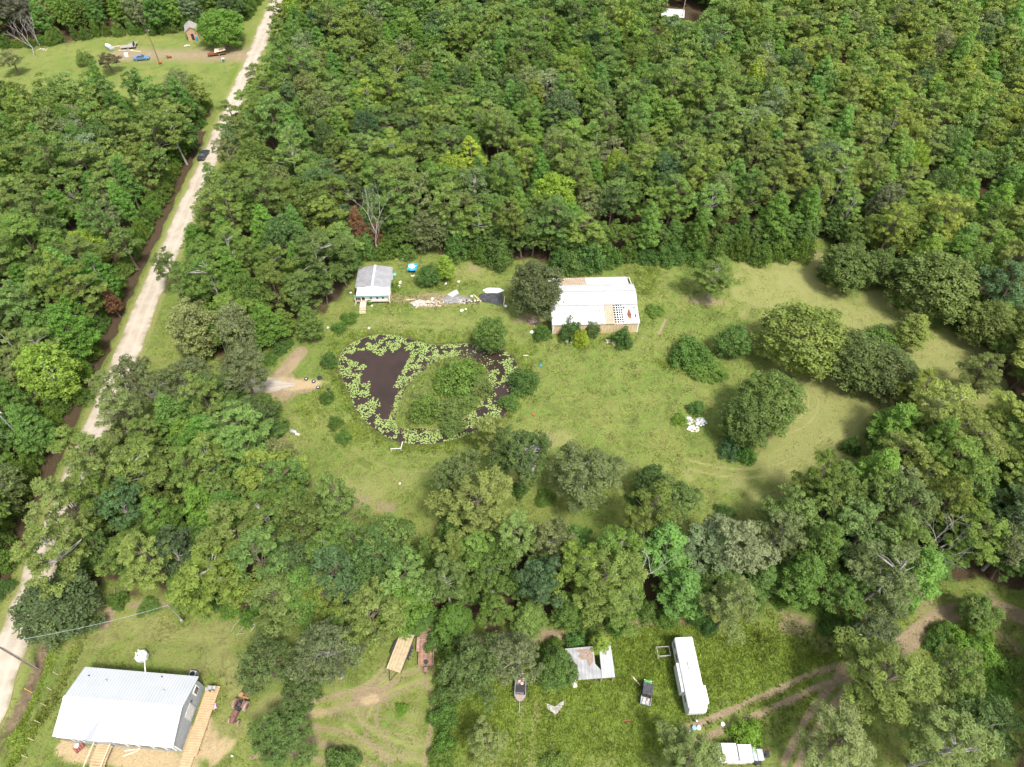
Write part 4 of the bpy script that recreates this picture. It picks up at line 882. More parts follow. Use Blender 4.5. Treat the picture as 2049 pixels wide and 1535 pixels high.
for i, (a, b, m_, t_) in enumerate(((1147, 1366, WHITEP, 'white cooler box beside the left corner of the tin shed'), (1150, 1370, PLNK, 'tan bucket box under the white one at the shed corner'))):
    solo('storage_box', MB().box(0, 0, .25, .6, .45, .5), m_, t_, 'box', W(a, b+i*3), .2*i, bevel=.03)
# brown shack
c_, a_, l_ = ends((372, 82), (397, 80)); U = thing('shack', 'small leaning brown plywood shack with a grey board roof', 'shack', c_+Vector((0, 2, 0)), a_+.15)
SK = mat('brown_plywood', (.44, .27, .18), (.34, .20, .13), 2, .85)
part('wall', MB().box(0, 0, 1.6, 3.3, 4.2, 3.2), SK, U); part('doorway', MB().box(-.1, -2.12, 1.1, .8, .06, 1.9), DARK, U)
part('roof', MB().sheet([(-2.0, -2.4, 3.0), (0, -2.4, 4.3), (0, 3.2, 4.3), (-2.0, 3.2, 3.0)], .08), GRYW, U); part('roof', MB().sheet([(2.0, -2.4, 3.0), (0, -2.4, 4.3), (0, 3.2, 4.3), (2.0, 3.2, 3.0)], .08), GRYW, U)
part('gable', MB().add([(-1.65, -2.11, 3.15), (1.65, -2.11, 3.15), (0, -2.11, 4.2)], [(0, 1, 2)]), SK, U)
solo('blue_barrel', MB().lathe(0, 0, [(.3, 0), (.36, .3), (.36, .8), (.3, 1.15), (.1, 1.17)], 12), BLUE, 'blue barrel standing at the right corner of the brown shack', 'barrel', W(395, 81))
# roof in the far wood
c_ = W(1343, 44); U = thing('far_building', 'pale-roofed low building almost hidden in the far wood', 'building', c_, -.15)
part('wall', MB().box(0, 0, 1.4, 6.5, 6, 2.8), TEAL, U); part('roof', MB().sheet([(-3.8, -3.5, 2.9), (3.8, -3.5, 2.9), (3.8, 0, 3.9), (-3.8, 0, 3.9)], .08).sheet([(-3.8, 3.5, 2.9), (3.8, 3.5, 2.9), (3.8, 0, 3.9), (-3.8, 0, 3.9)], .08), WHITE, U)
# small grey roof at the meadow edge, and half-hidden shed by the cabin
c_ = W(1078, 925, 0); U = thing('grey_outbuilding', 'small grey-shingled roof half hidden behind the dense dark oak', 'outbuilding', c_+Vector((-.8, .2, 0)), -.25)
part('wall', MB().box(-1.2, 0, 1.1, 3.2, 4.6, 2.2), WHITEP, U)
SHG = mat('grey_shingle', (.16, .16, .18), (.11, .11, .13), 3, .9)
part('roof', MB().sheet([(.6, -2.6, 2.2), (.6, 2.6, 2.2), (-1.2, 2.6, 3.1), (-1.2, -2.6, 3.1)], .08), SHG, U); part('roof', MB().sheet([(-3, -2.6, 2.2), (-3, 2.6, 2.2), (-1.2, 2.6, 3.1), (-1.2, -2.6, 3.1)], .08), SHG, U)
c_ = W(607, 603); U = thing('small_shed', 'small weathered shed with a white sheet roof among the pines', 'shed', c_, .1)
part('wall', MB().box(0, 0, .9, 2.2, 1.8, 1.8), OLDW, U); part('roof', MB().sheet([(-1.3, -1.1, 1.85), (1.3, -1.1, 1.85), (1.3, 1.1, 2.2), (-1.3, 1.1, 2.2)], .05), WHITEP, U)

# ---------------- poles, wires, fence ----------------
WOOD = mat('pole_wood', (.20, .14, .10), (.12, .08, .06), 2, .9)
def upole(px, py, h, label, m=WOOD, arm=True, r=.15):
    b = W(px, py); U = thing('utility_pole', label, 'pole', b, 0)
    part('shaft', MB().tube([(0, 0, -.3), (0, 0, h)], [r, r*.65], 9), m, U)
    if arm: part('crossarm', MB().box(0, 0, h-.5, 1.6, .1, .12), m, U); part('insulator', MB().lathe(.6, 0, [(.05, h-.44), (.07, h-.3), (.03, h-.24)], 8), WHITEP, U)
    return b+Vector((0, 0, h))
PA = upole(72, 1338, 10.5, 'brown wooden pole with a pale conduit beside the lower road')
solo('conduit', MB().tube([(0, 0, 0), (0, 0, 8.5)], .06, 6), STEEL, 'pale conduit running up the lower road pole', 'conduit', W(74, 1338)+Vector((.15, 0, 0)))
PB = upole(366, 1242, 5.6, 'short grey service pole at the top of the bottom left yard', STEEL, False, .09)
solo('meter_box', MB().box(0, 0, 0, .35, .2, .6), STEEL, 'grey meter box fixed low on the short service pole', 'meter', W(363, 1240, 1.6)+Vector((.1, -.15, 0)), bevel=.02)
PC_ = upole(70, 905, 11.5, 'distant pole with a white lamp arm poking from the left wood', STEEL)
upole(318, 122, 9.5, 'thin pole in the far left clearing right of the blue car', WOOD, True)
upole(1362, 52, 11, 'tall pale pole in the gap by the far roof', mat('bleached_pole', (.42, .36, .27), None, 2, .9), True)
def wire(a, b, sag, name, label, r=.03):
    P = [a.lerp(b, t/14)-Vector((0, 0, sag*4*(t/14)*(1-t/14))) for t in range(15)]
    solo(name, MB().tube(P, r, 5), STEEL, label, 'cable')
wire(PA-Vector((0, 0, .8)), PB, .9, 'service_cable', 'twisted grey service cable from the lower road pole to the service pole', .022)
wire(PA, PA+Vector((-30, -32, 0)), 1, 'overhead_wire', 'overhead wire leaving the lower road pole out of the picture', .02)
fp = [(117, 1351), (105, 1382), (93, 1413), (81, 1447), (68, 1482), (55, 1516)]
U = thing('wire_fence', 'low wire fence on pale posts running beside the ditch', 'fence', W(*fp[0]))
for a, b in fp:
    q = W(a, b)-W(*fp[0]); part('post', MB().tube([(q.x, q.y, 0), (q.x, q.y, 1.35)], .045, 6), PLNK, U)
part('wires', MB().tube([W(*q)-W(*fp[0])+Vector((0, 0, 1.2)) for q in fp], .007, 4).tube([W(*q)-W(*fp[0])+Vector((0, 0, .7)) for q in fp], .007, 4), RUST, U)
solo('marker_post', MB().tube([(0, 0, 0), (-.1, .05, 1.5)], .05, 8).lathe(-.1, .05, [(.07, 1.45), (.07, 1.6), (.02, 1.63)], 8), mat('yellow_paint', (.62, .42, .04), None, 2, .5), 'yellow marker post in the roadside ditch', 'post', W(64, 1386))

# ---------------- vehicles and trailers ----------------
def wheel(parent, x, y, r, w, m=BLK, hub=STEEL, name='wheel'):
    o = part(name, MB().lathe(x, r, [(r*.6, y-w/2), (r*.95, y-w/2), (r, y-w/4), (r, y+w/4), (r*.95, y+w/2), (r*.6, y+w/2)], 16, 'y'), m, parent)
    part('hub', MB().lathe(x, r, [(r*.55, y-w/2-.01), (r*.55, y+w/2+.01)], 12, 'y'), hub, o); return o
# RV (long white motorhome/travel trailer)
A_ = (W(1350, 1275, 3.2)+W(1386, 1274, 3.2))/2; B_ = (W(1381, 1420, 3.2)+W(1416, 1418, 3.2))/2; dv = B_-A_; RL = math.hypot(dv.x, dv.y)
RV = thing('motorhome', 'long white caravan with slide-outs parked on the bright grass', 'caravan', ((A_+B_)/2).xy.to_3d(), math.atan2(dv.y, dv.x)); RWD = 2.45
RVM = mat('caravan_white', (.62, .62, .61), (.55, .55, .53), 1, .45)
part('body', MB().profx([(-RWD/2, .7), (RWD/2, .7), (RWD/2, 3.05), (RWD/2-.12, 3.16), (-RWD/2+.12, 3.16), (-RWD/2, 3.05)], -RL/2, RL/2-.25), RVM, RV, .05)
part('nose', MB().prof([(RL/2-.25, .8), (RL/2+.1, 1.0), (RL/2+.2, 2.2), (RL/2-.05, 3.1), (RL/2-.25, 3.14)], -RWD/2+.08, RWD/2-.08), RVM, RV, .06)
part('slide_out', MB().box(RL*.30, RWD/2+.18, 1.9, 2.2, .4, 1.9), RVM, RV, .03); part('slide_out', MB().box(RL*.05, -RWD/2-.2, 1.85, 3.6, .42, 1.9), RVM, RV, .03)
for i, (xx, sd_) in enumerate(((-RL*.42, -1), (-RL*.25, -1), (RL*.33, -1), (-RL*.2, 1))):
    f = part('window', MB().box(xx, sd_*(RWD/2+.01), 2.2, .9, .05, .55), STEEL, RV); part('pane', MB().box(xx, sd_*(RWD/2+.04), 2.2, .8, .03, .45), GLASS, f)
part('door', MB().box(-RL*.12, -RWD/2-.02, 1.75, .75, .05, 1.9), STEEL, RV)
for xx, yy in ((-RL*.3, .3), (0, -.2), (RL*.28, .2)): part('roof_vent', MB().box(xx, yy, 3.2, .4, .4, .12), RVM, RV, .03)
part('roof_air_conditioner', MB().box(-RL*.08, .1, 3.28, .9, .7, .26), RVM, RV, .06)
part('gutter', MB().box(0, -RWD/2-.02, 3.03, RL-.5, .05, .06), STEEL, RV)
for xx in (-.9, .1): 
    for yy in (-1.1, 1.1): wheel(RV, xx, yy, .36, .22)
part('drawbar', MB().tube([(RL/2, -.5, .55), (RL/2+1, 0, .55)], .05, 5).tube([(RL/2, .5, .55), (RL/2+1, 0, .55)], .05, 5), DARK, RV); part('tow_jack', MB().box(RL/2+.85, 0, .8, .25, .25, .6), STEEL, RV, .03)
solo('step_box', MB().box(0, 0, .25, .6, .8, .5), mat('pale_blue_plastic', (.40, .66, .72), (.3, .55, .62), 2, .5), 'pale blue box beside the door of the caravan', 'box', W(1356, 1354), .2, bevel=.03)
# flatbed trailer with pale deck
c_, a_, l_ = ends((787, 1342), (816, 1267), .9); U = thing('flatbed_trailer', 'flatbed trailer with a pale wooden deck and black tandem wheels', 'trailer', (c_.x, c_.y, 0), a_)
part('deck', MB().box(0, 0, .85, l_, 2.05, .1), mat('trailer_boards', (.40, .32, .20), (.31, .24, .15), 2, .85, stripe=2.2, sdir=1), U)
part('frame', MB().box(0, 1.06, .75, l_, .08, .2).box(0, -1.06, .75, l_, .08, .2).box(0, 0, .7, l_, .12, .12), BLK, U)
for xx in (-.2, .75):
    for yy in (-1.22, 1.22): wheel(U, xx, yy, .36, .22)
for yy in (-1.24, 1.24): part('mudguard', MB().box(.27, yy, .82, 1.9, .26, .04), BLK, U)
part('drawbar', MB().tube([(-l_/2, .6, .7), (-l_/2-1.3, 0, .65)], .05, 5).tube([(-l_/2, -.6, .7), (-l_/2-1.3, 0, .65)], .05, 5), BLK, U); part('jack', MB().tube([(-l_/2-1, 0, 0), (-l_/2-1, 0, 1.1)], .05, 6), STEEL, U)
# rusty trailer
c_, a_, l_ = ends((852, 1332), (855, 1263), .7); U = thing('rusty_trailer', 'rust-brown equipment trailer with steel ramps beside the wooden flatbed', 'trailer', (c_.x, c_.y, 0), a_)
RB = mat('rusty_steel', (.24, .15, .115), (.15, .09, .07), 2.5, .85, bump=.5); RB2 = mat('rusty_steel_pale', (.34, .22, .17), (.22, .14, .11), 2.5, .85)
part('deck', MB().box(0, 0, .62, l_, 1.95, .08), RB, U)
for k in range(7): part('cross_member', MB().box(-l_/2+.3+k*l_/7.2, 0, .68, .08, 1.9, .05), RB2, U)
for yy in (-1, 1): part('side_rail', MB().box(0, yy, .8, l_, .08, .3), RB2, U); part('mudguard', MB().box(.5, yy*1.2, .95, 2.0, .36, .06), RB2, U)
for xx in (0, .95):
    for yy in (-1.2, 1.2): wheel(U, xx, yy, .36, .22)
for yy in (-.62, .62): part('ramp', MB().box(-l_*.25, yy, .74, 2.0, .32, .06), mat('orange_rust', (.33, .19, .10), (.25, .13, .08), 3, .9), U)
part('tailgate', MB().box(l_/2+.1, 0, .85, .25, 1.8, .4), RB, U)
part('drawbar', MB().tube([(-l_/2, .7, .6), (-l_/2-1.2, 0, .6)], .06, 5).tube([(-l_/2, -.7, .6), (-l_/2-1.2, 0, .6)], .06, 5).box(-l_/2-.5, 0, .66, .6, .5, .12), RB, U)
part('spare_tyre', MB().lathe(-l_*.4, 0, [(.12, .68), (.3, .68), (.3, .85), (.12, .85)], 14), BLK, U)
# boat on trailer
c_, a_, l_ = ends((1040, 1400), (1042, 1362), .6); a_ += math.pi
U = thing('boat', 'old open boat filled with pinkish junk on a small trailer', 'boat', (c_.x, c_.y, 0), a_)
BG = mat('boat_grey', (.20, .20, .21), (.13, .13, .14), 2, .6); hl = l_*.62
rim = [(-hl, -.75), (hl*.55, -.78), (hl*.85, -.5), (hl, -.2), (hl, .2), (hl*.85, .5), (hl*.55, .78), (-hl, .75)]
n_ = len(rim); hv = [(x_, y_, .95) for x_, y_ in rim]+[(x_*.93, y_*.7, .4) for x_, y_ in rim]+[(x_*.93, y_*.86, .95) for x_, y_ in rim]+[(x_*.88, y_*.62, .5) for x_, y_ in rim]
hf = [(i, (i+1) % n_, n_+(i+1) % n_, n_+i) for i in range(n_)]+[(i, 2*n_+i, 2*n_+(i+1) % n_, (i+1) % n_) for i in range(n_)]+[(2*n_+i, 3*n_+i, 3*n_+(i+1) % n_, 2*n_+(i+1) % n_) for i in range(n_)]+[tuple(range(3*n_, 4*n_)), tuple(range(2*n_-1, n_-1, -1))]
part('hull', MB().add(hv, hf), BG, U); part('foredeck', MB().prism([(hl*.45, -.7), (hl*.85, -.45), (hl, -.18), (hl, .18), (hl*.85, .45), (hl*.45, .7)], .93, .99), mat('pinkish_deck', (.30, .24, .21), (.23, .18, .16), 3, .8), U)
part('thwart', MB().box(-.1, 0, .85, .9, 1.3, .06), BLK, U)
part('trailer_frame', MB().tube([(-hl*.6, 0, .35), (hl+1.3, 0, .4)], .05, 6).box(-.4, 0, .32, .08, 1.7, .08), STEEL, U)
for yy in (-.92, .92): wheel(U, -.4, yy, .28, .16)
for i in range(5):
    q = U.matrix_basis @ Vector((-.6-.28*i % 1.2-.2, random.uniform(-.35, .35), .62)); solo('junk_bundle', MB().lathe(0, 0, [(.1, 0), (.24, .08), (.22, .28), (.08, .36)], 7), mat('pink_cloth', (.55, .40, .34), (.45, .3, .26), 3, .9, bump=.6),
        ['pink junk bundle nearest the bow inside the boat', 'second pink bundle from the bow inside the boat', 'middle pink bundle inside the boat', 'pink bundle close to the stern inside the boat', 'pink bundle against the stern of the boat'][i], 'bundle', q, i)
# UTV
c_, a_, l_ = ends((1291, 1408), (1296, 1364), .6); U = thing('utility_buggy', 'green utility buggy with a black roof and loaded cargo bed', 'buggy', (c_.x, c_.y, 0), a_)
GR = mat('buggy_green', (.10, .30, .09), (.08, .24, .07), 2, .4, spec=.5); l2 = 1.5
part('chassis', MB().box(0, 0, .5, 3.0, 1.2, .25), BLK, U, .05)
part('bonnet', MB().prism([(.75, -.62), (1.3, -.55), (1.52, -.3), (1.52, .3), (1.3, .55), (.75, .62)], .6, .98), GR, U, .06)
part('roof', MB().box(.12, 0, 1.88, 1.45, 1.3, .08), BPL, U, .04)
for k in range(4): part('roof_rib', MB().box(.12, -.42+.28*k, 1.94, 1.3, .06, .04), BPL, U)
for sx in (-.55, .8):
    for sy in (-.6, .6): part('roof_pillar', MB().tube([(sx, sy, .7), (sx*.95, sy, 1.85)], .03, 5), BLK, U)
for sy in (-.3, .3): part('seat', MB().box(-.2, sy, .9, .5, .5, .2).box(-.45, sy, 1.15, .12, .5, .45), BLK, U)
bed = MB().box(-1.15, 0, .75, .95, 1.3, .06).box(-1.15, .65, .95, .95, .05, .4).box(-1.15, -.65, .95, .95, .05, .4).box(-1.63, 0, .95, .05, 1.3, .4)
part('cargo_bed', bed, STEEL, U)
for sx in (-1.05, 1.05):
    for sy in (-.68, .68): wheel(U, sx, sy, .32, .25)
for sy in (-.42, .42): part('headlight', MB().box(1.5, sy, .82, .06, .2, .12), WHITEP, U)
for i in range(4):
    q = U.matrix_basis @ Vector((-.95-.16*i, (-.3, .25, -.1, .3)[i], .8)); solo('rubbish_bag', MB().lathe(0, 0, [(.1, 0), (.2, .08), (.17, .24), (.05, .32)], 7), WSHT if i % 2 else mat('pink_cloth', (1, 1, 1)), ['pale bag at the front left of the buggy bed', 'white bag at the front right of the buggy bed', 'pale bag in the middle of the buggy bed', 'white bag at the tail of the buggy bed'][i], 'bag', q, i)
# old lorry with two sheet-metal covers
c_, a_, l_ = ends((1436, 1510), (1512, 1510), 1.0); U = thing('old_lorry', 'derelict vehicle covered by two white roof sheets, engine exposed', 'lorry', (c_.x, c_.y, 0), a_)
part('chassis', MB().box(0, 0, .65, l_+1.2, 1.9, .25), BLK, U); part('body', MB().box(-l_*.1, 0, 1.15, l_*.95, 1.9, .8), mat('dull_white', (.50, .49, .46), (.36, .35, .33), 2, .7, rust=.25), U, .05)
SW = mat('sheet_cover', (.46, .47, .46), (.38, .38, .37), 1, .55, stripe=1.8, sdir=0)
part('cover_sheet', MB().sheet([(-l_*.42, -.8, 1.95), (-l_*.02, -.7, 1.85), (-l_*.02, 1.1, 1.95), (-l_*.42, 1.1, 2.0)], .06), SW, U)
part('cover_sheet', MB().sheet([(0, -.95, 2.0), (l_*.36, -.95, 1.95), (l_*.36, .95, 2.0), (0, .95, 2.08)], .06), SW, U)
part('windscreen', MB().sheet([(l_*.40, -.75, 1.55), (l_*.52, -.75, 1.2), (l_*.52, .75, 1.2), (l_*.40, .75, 1.55)], .04), mat('dusty_glass', (.35, .42, .42), None, 2, .3), U)
part('door', MB().box(-l_*.05, -1.0, 1.1, l_*.5, .06, .7), mat('dull_white', (1, 1, 1)), U)
part('bonnet', MB().box(l_*.62, 0, 1.0, .8, 1.3, .25), STEEL, U, .05); part('engine', MB().box(l_*.78, .1, .9, .7, .7, .6).box(l_*.8, .4, 1.2, .3, .3, .3).lathe(l_*.75, -.25, [(.18, 1.1), (.22, 1.3), (.1, 1.36)], 10), BLK, U)
part('exhaust', MB().tube([(l_*.7, .3, 1.2), (l_*.82, .6, 1.4), (l_*.9, .3, 1.1)], .06, 6), RUST, U); part('tail_panel', MB().box(-l_*.62, .1, 1.05, .5, 1.7, .7), BLK, U)
for sx in (-l_*.42, l_*.55):
    for sy in (-.95, .95): wheel(U, sx, sy, .4, .25)
# tractor
c_, a_, l_ = ends((466, 1446), (487, 1400), .6); a_ += math.pi; U = thing('tractor', 'old faded red tractor with a rear implement in the bottom yard', 'tractor', (c_.x, c_.y, 0), a_)
TR = mat('faded_red', (.20, .085, .08), (.14, .065, .055), 2, .7); MUD = mat('muddy_rubber', (.30, .24, .17), (.18, .15, .11), 4, .9)
part('bonnet', MB().profx([(-.28, .8), (.28, .8), (.28, 1.3), (.18, 1.4), (-.18, 1.4), (-.28, 1.3)], .1, 1.55), TR, U, .03)
part('engine_block', MB().box(.7, 0, .75, 1.6, .4, .4), BLK, U); part('gearbox', MB().box(-.6, 0, .75, 1.2, .5, .5), BLK, U, .03)
part('seat', MB().box(-.65, 0, 1.15, .4, .42, .1).box(-.85, 0, 1.35, .08, .42, .35), BPL, U); part('steering_wheel', MB().lathe(-.1, 0, [(.2, 1.5), (.24, 1.52), (.2, 1.54)], 12), BLK, U)
for sy in (-.78, .78): wheel(U, -.75, sy, .68, .34, MUD, TR); part('mudguard', MB().box(-.75, sy*.72, 1.42, .9, .3, .05), TR, U)
for sy in (-.62, .62): wheel(U, 1.25, sy, .36, .2, MUD, TR)
part('front_axle', MB().box(1.25, 0, .42, .12, 1.2, .12), RUST, U); part('exhaust', MB().tube([(.9, .2, 1.3), (.9, .2, 1.9)], .04, 6), BLK, U)
part('implement', MB().box(-1.75, -.1, .45, .2, 1.3, .15).box(-2.1, .1, .4, .9, .1, .12).box(-1.9, -.55, .5, .55, .5, .5).tube([(-1.4, 0, .6), (-2.5, .1, .5)], .06, 6), mat('orange_rust', (1, 1, 1)), U)
# cars
def car(px1, py1, px2, py2, label, m, length=4.7, z0=0, flip=False):
    c_, a_, l_ = ends((px1, py1), (px2, py2), .7); U = thing('car', label, 'car', (c_.x, c_.y, z0), a_); h = length/2
    part('body', MB().prof([(-h, .35), (-h, .8), (-h*.92, .92), (-h*.5, .95), (h*.35, .95), (h*.9, .82), (h, .65), (h, .35)], -.88, .88), m, U, .07)
    part('cabin', MB().add([(-h*.55, -.78, .94), (h*.42, -.78, .94), (h*.42, .78, .94), (-h*.55, .78, .94), (-h*.3, -.62, 1.42), (h*.12, -.62, 1.42), (h*.12, .62, 1.42), (-h*.3, .62, 1.42)], [(0, 3, 2, 1), (0, 1, 5, 4), (1, 2, 6, 5), (2, 3, 7, 6), (3, 0, 4, 7), (4, 5, 6, 7)]), GLASS, U)
    part('roof', MB().box(-h*.09, 0, 1.44, h*.46, 1.28, .05), m, U, .02)
    for x_ in (-h*.62, h*.62):
        for y_ in (-.82, .82): wheel(U, x_, y_, .32, .2)
    for y_ in (-.62, .62): part('headlight', MB().box(h-.02, y_, .66, .06, .3, .14), WHITEP, U); part('tail_light', MB().box(-h+.02, y_, .72, .06, .3, .12), mat('red_lens', (.45, .02, .02), None, 2, .3), U)
    return U
car(268, 116, 297, 114, 'faded blue saloon car parked on the far dirt drive', mat('car_blue', (.10, .20, .33), (.08, .16, .28), 2, .35, spec=.6), 4.7)
car(402, 316, 411, 302, 'dark car with red tail lights on the grass verge of the dirt road', mat('car_black', (.03, .035, .045), None, 2, .3, spec=.6), 4.6)
# ---------------- far clearing clutter ----------------
c_, a_, l_ = ends((248, 98), (268, 96)); U = thing('scrap_trailer', 'grey scrap trailer loaded with boards in the far left clearing', 'trailer', c_, a_)
part('bed', MB().box(0, 0, .7, 4.6, 2, .15), GRYW, U); part('headboard', MB().box(1.9, 0, 1.2, .3, 2, .9), BLK, U)
for yy in (-1, 1): wheel(U, 0, yy, .36, .2)
solo('scrap_tailgate', MB().sheet([(-1.6, -.9, .3), (1.6, -.9, .9), (1.6, .9, .9), (-1.6, .9, .3)], .1), GRYW, 'flat grey panel leaning behind the scrap trailer', 'panel', W(266, 91))
c_, a_, l_ = ends((214, 93), (226, 101)); U = thing('old_boat', 'pale narrow boat hull lying left of the scrap trailer', 'boat', c_, a_)
part('hull', MB().prism([(-2.4, -.3), (-1, -.8), (2, -.8), (2.2, .8), (-1, .8), (-2.4, .3)], .1, .8), STEEL, U, .1); part('deck', MB().prism([(-2.2, -.2), (-1, -.6), (0, -.6), (0, .6), (-1, .6), (-2.2, .2)], .8, .86), WHITEP, U)
for i, (a, b, l_, an, t_) in enumerate(((252, 98, 4.6, .05, 'pale beam lying in front of the scrap trailer'), (272, 100, 3.4, -.2, 'yellowish plank lying right of the scrap trailer'), (238, 90, 4.0, .3, 'tan plank stacked at the left of the scrap trailer'))):
    solo('plank', MB().box(0, 0, .1, l_, .3, .12), PLNK, t_, 'plank', W(a, b+3), an)
solo('white_appliance', MB().box(0, 0, .5, 1.0, .8, 1.0).box(0, -.42, .5, .8, .03, .8), WHITEP, 'white appliance left of the blue car', 'appliance', W(254, 113), .3, bevel=.04)
c_, a_, l_ = ends((421, 112), (449, 108)); U = thing('loaded_trailer', 'red-brown trailer with a tan cover by the far road junction', 'trailer', c_, a_)
part('bed', MB().box(0, 0, .6, 5.6, 2.0, .2), RUST, U); part('cover', MB().sheet([(-.6, -1.0, 1.2), (2.9, -1.0, 1.5), (2.7, 1.1, 1.6), (-.4, 1.1, 1.5)], .08), PLNK, U); part('side_panel', MB().box(-1.6, -1, .9, 2.2, .08, .5), RUST, U)
for yy in (-1, 1): wheel(U, .6, yy, .36, .2)
solo('tipped_cart', MB().box(0, 0, .4, 1.6, .8, .25, ry=.4).lathe(.5, .35, [(.3, -.45), (.3, -.35)], 12, 'y').lathe(-.4, .35, [(.3, -.45), (.3, -.35)], 12, 'y'), RUST, 'rust-red tipped cart on the far dirt drive', 'cart', W(339, 116), .5)
solo('red_mower', MB().box(0, 0, .35, 1.0, .6, .25).box(-.2, 0, .6, .4, .4, .3).tube([(.4, 0, .5), (.9, 0, 1.0)], .03, 5), mat('mower_red', (.35, .05, .04), None, 2, .5), 'small red mower at the foot of the thin far pole', 'mower', W(321, 128), .4)
U = thing('pipe_frame', 'pale pipe frame under the tree by the far junction', 'frame', W(450, 98)); part('top_rail', MB().tube([(-3, 0, 2.2), (3, 0, 2.2)], .05, 6), STEEL, U)
for xx in (-3, 0, 3): part('leg', MB().tube([(xx, 0, 0), (xx, 0, 2.2)], .05, 6), STEEL, U)
U = thing('green_bin', 'green wheeled bin beside the far junction', 'bin', W(448, 124)); part('body', MB().lathe(0, 0, [(.3, .05), (.38, 1.0)], 8), mat('bin_green', (.03, .2, .14), None, 2, .5), U); part('lid', MB().box(0, 0, 1.05, .8, .75, .08), WHITEP, U, .03)
# ---------------- loose things in the meadow ----------------
def blobmb(r, h, seed, n=9):
    q = random.Random(seed); mb = MB(); vs = []
    for (f, z_) in ((1, 0), (1.08, .35), (.8, .75), (.35, 1)):
        for k in range(n): rr = r*f*q.uniform(.7, 1.15); vs.append((rr*math.cos(k*6.283/n), rr*math.sin(k*6.283/n)*q.uniform(.8, 1.1), h*z_*q.uniform(.8, 1.1)))
    fs = [(i*n+k, i*n+(k+1) % n, (i+1)*n+(k+1) % n, (i+1)*n+k) for i in range(3) for k in range(n)]+[tuple(3*n+k for k in range(n))]
    return mb.add(vs, fs)
def tyre(px, py, r, label, fill=True):
    U = thing('tyre', label, 'tyre', W(px, py)); part('rubber', MB().lathe(0, 0, [(r*.5, 0), (r*.95, .02), (r, .1), (r*.95, .22), (r*.55, .24), (r*.5, .1)], 18), BLK, U)
    if fill: part('infill', blobmb(r*.5, .26, int(px)), WSHT, U)
tyre(613, 759, .36, 'tyre filled with white stuff, leftmost at the end of the gravel drive'); tyre(628, 764, .38, 'tyre filled with white stuff, middle one at the end of the drive')
tyre(637, 776, .36, 'tyre filled with white stuff, nearest one at the end of the drive'); tyre(640, 757, .5, 'large empty black tyre behind the white-filled ones', False); tyre(657, 780, .3, 'small half-sunken tyre right of the others in the weeds', False)
c_ = W(588, 866); U = thing('gas_tank', 'grey propane tank lying at the left edge of the meadow', 'tank', c_, -.3); part('shell', MB().lathe(0, .35, [(.05, -.62), (.3, -.52), (.38, -.3), (.38, .3), (.3, .52), (.05, .62)], 14, 'x'), STEEL, U, label=None)
part('white_panel', MB().box(.85, -.2, .15, .6, .35, .25), WHITEP, U)
def pframe(px1, py1, px2, py2, h, label):
    a, b = W(px1, py1), W(px2, py2); d = b-a; U = thing('pipe_frame', label, 'frame', a); part('top_rail', MB().tube([(0, 0, h), (d.x, d.y, h)], .06, 6), WHITEP, U)
    for q in ((0, 0), (d.x, d.y)): part('leg', MB().tube([(q[0], q[1], 0), (q[0], q[1], h)], .06, 6), WHITEP, U)
    part('side_rail', MB().tube([(d.x, d.y, h), (d.x+.15, d.y+1.3, h)], .06, 6), WHITEP, U)
pframe(783, 903, 803, 902, .7, 'white pipe frame at the south tip of the pond')
c_ = W(1325, 1308); U = thing('timber_frame', 'square grey timber frame standing left of the caravan', 'frame', c_, .05)
for sx in (-.85, .85):
    for sy in (-.6, .6): part('leg', MB().box(sx, sy, .5, .09, .09, 1.0), GRYW, U)
part('top_rail', MB().box(0, .6, 1.0, 1.9, .09, .09).box(0, -.6, 1.0, 1.9, .09, .09).box(-.85, 0, 1.05, .09, 1.3, .09).box(.85, 0, 1.05, .09, 1.3, .09), GRYW, U); part('brace', MB().tube([(-.8, -.6, .5), (.8, -.6, 1.0)], .05, 5), GRYW, U)
c_ = W(826, 541); U = thing('tarp_table', 'bright blue tarpaulin over a low frame right of the cabin', 'tarpaulin', c_, -.08)
tp = [(x_*.5, y_*.5) for y_ in range(-3, 4) for x_ in range(-2, 3)]; tv = [(x_, y_*.8, .95+.09*math.sin(x_*9+y_*5)) for x_, y_ in tp]
part('sheet', MB().add(tv, [(r_*5+k, r_*5+k+1, (r_+1)*5+k+1, (r_+1)*5+k) for r_ in range(6) for k in range(4)]), BLUE, U)
part('white_patch', blobmb(.7, .12, 4).add([], []), WSHT, U).location = (-.1, .1, .98)
for sx in (-.95, .95):
    for sy in (-1.1, 1.1): part('leg', MB().box(sx, sy, .45, .07, .07, .9), OLDW, U)
def sheetobj(name, pts, m, label, cat, zz=.08, seed=0, amp=.08):
    P = [W(*p) for p in pts]; c0 = sum(P, Vector())/len(P); r = random.Random(seed); n = len(P)
    # fan of rings so the sheet is crumpled, with real thickness
    vs = [(0, 0, zz+amp)]; R_ = (.35, .7, 1.0); 
    E_ = []
    for i in range(n):
        a, b = P[i]-c0, P[(i+1) % n]-c0
        for t in range(3): E_.append(a.lerp(b, t/3)*r.uniform(.93, 1.05))
    m_ = len(E_)
    for f in R_: vs += [(e.x*f, e.y*f, zz+r.uniform(0, amp)*(1.6-f)) for e in E_]
    vs += [(e.x, e.y, -.02) for e in E_]
    fs = [(0, 1+k, 1+(k+1) % m_) for k in range(m_)]+[(1+i*m_+k, 1+(i+1)*m_+k, 1+(i+1)*m_+(k+1) % m_, 1+i*m_+(k+1) % m_) for i in range(3) for k in range(m_)]
    return solo(name, MB().add(vs, fs), m, label, cat, c0)
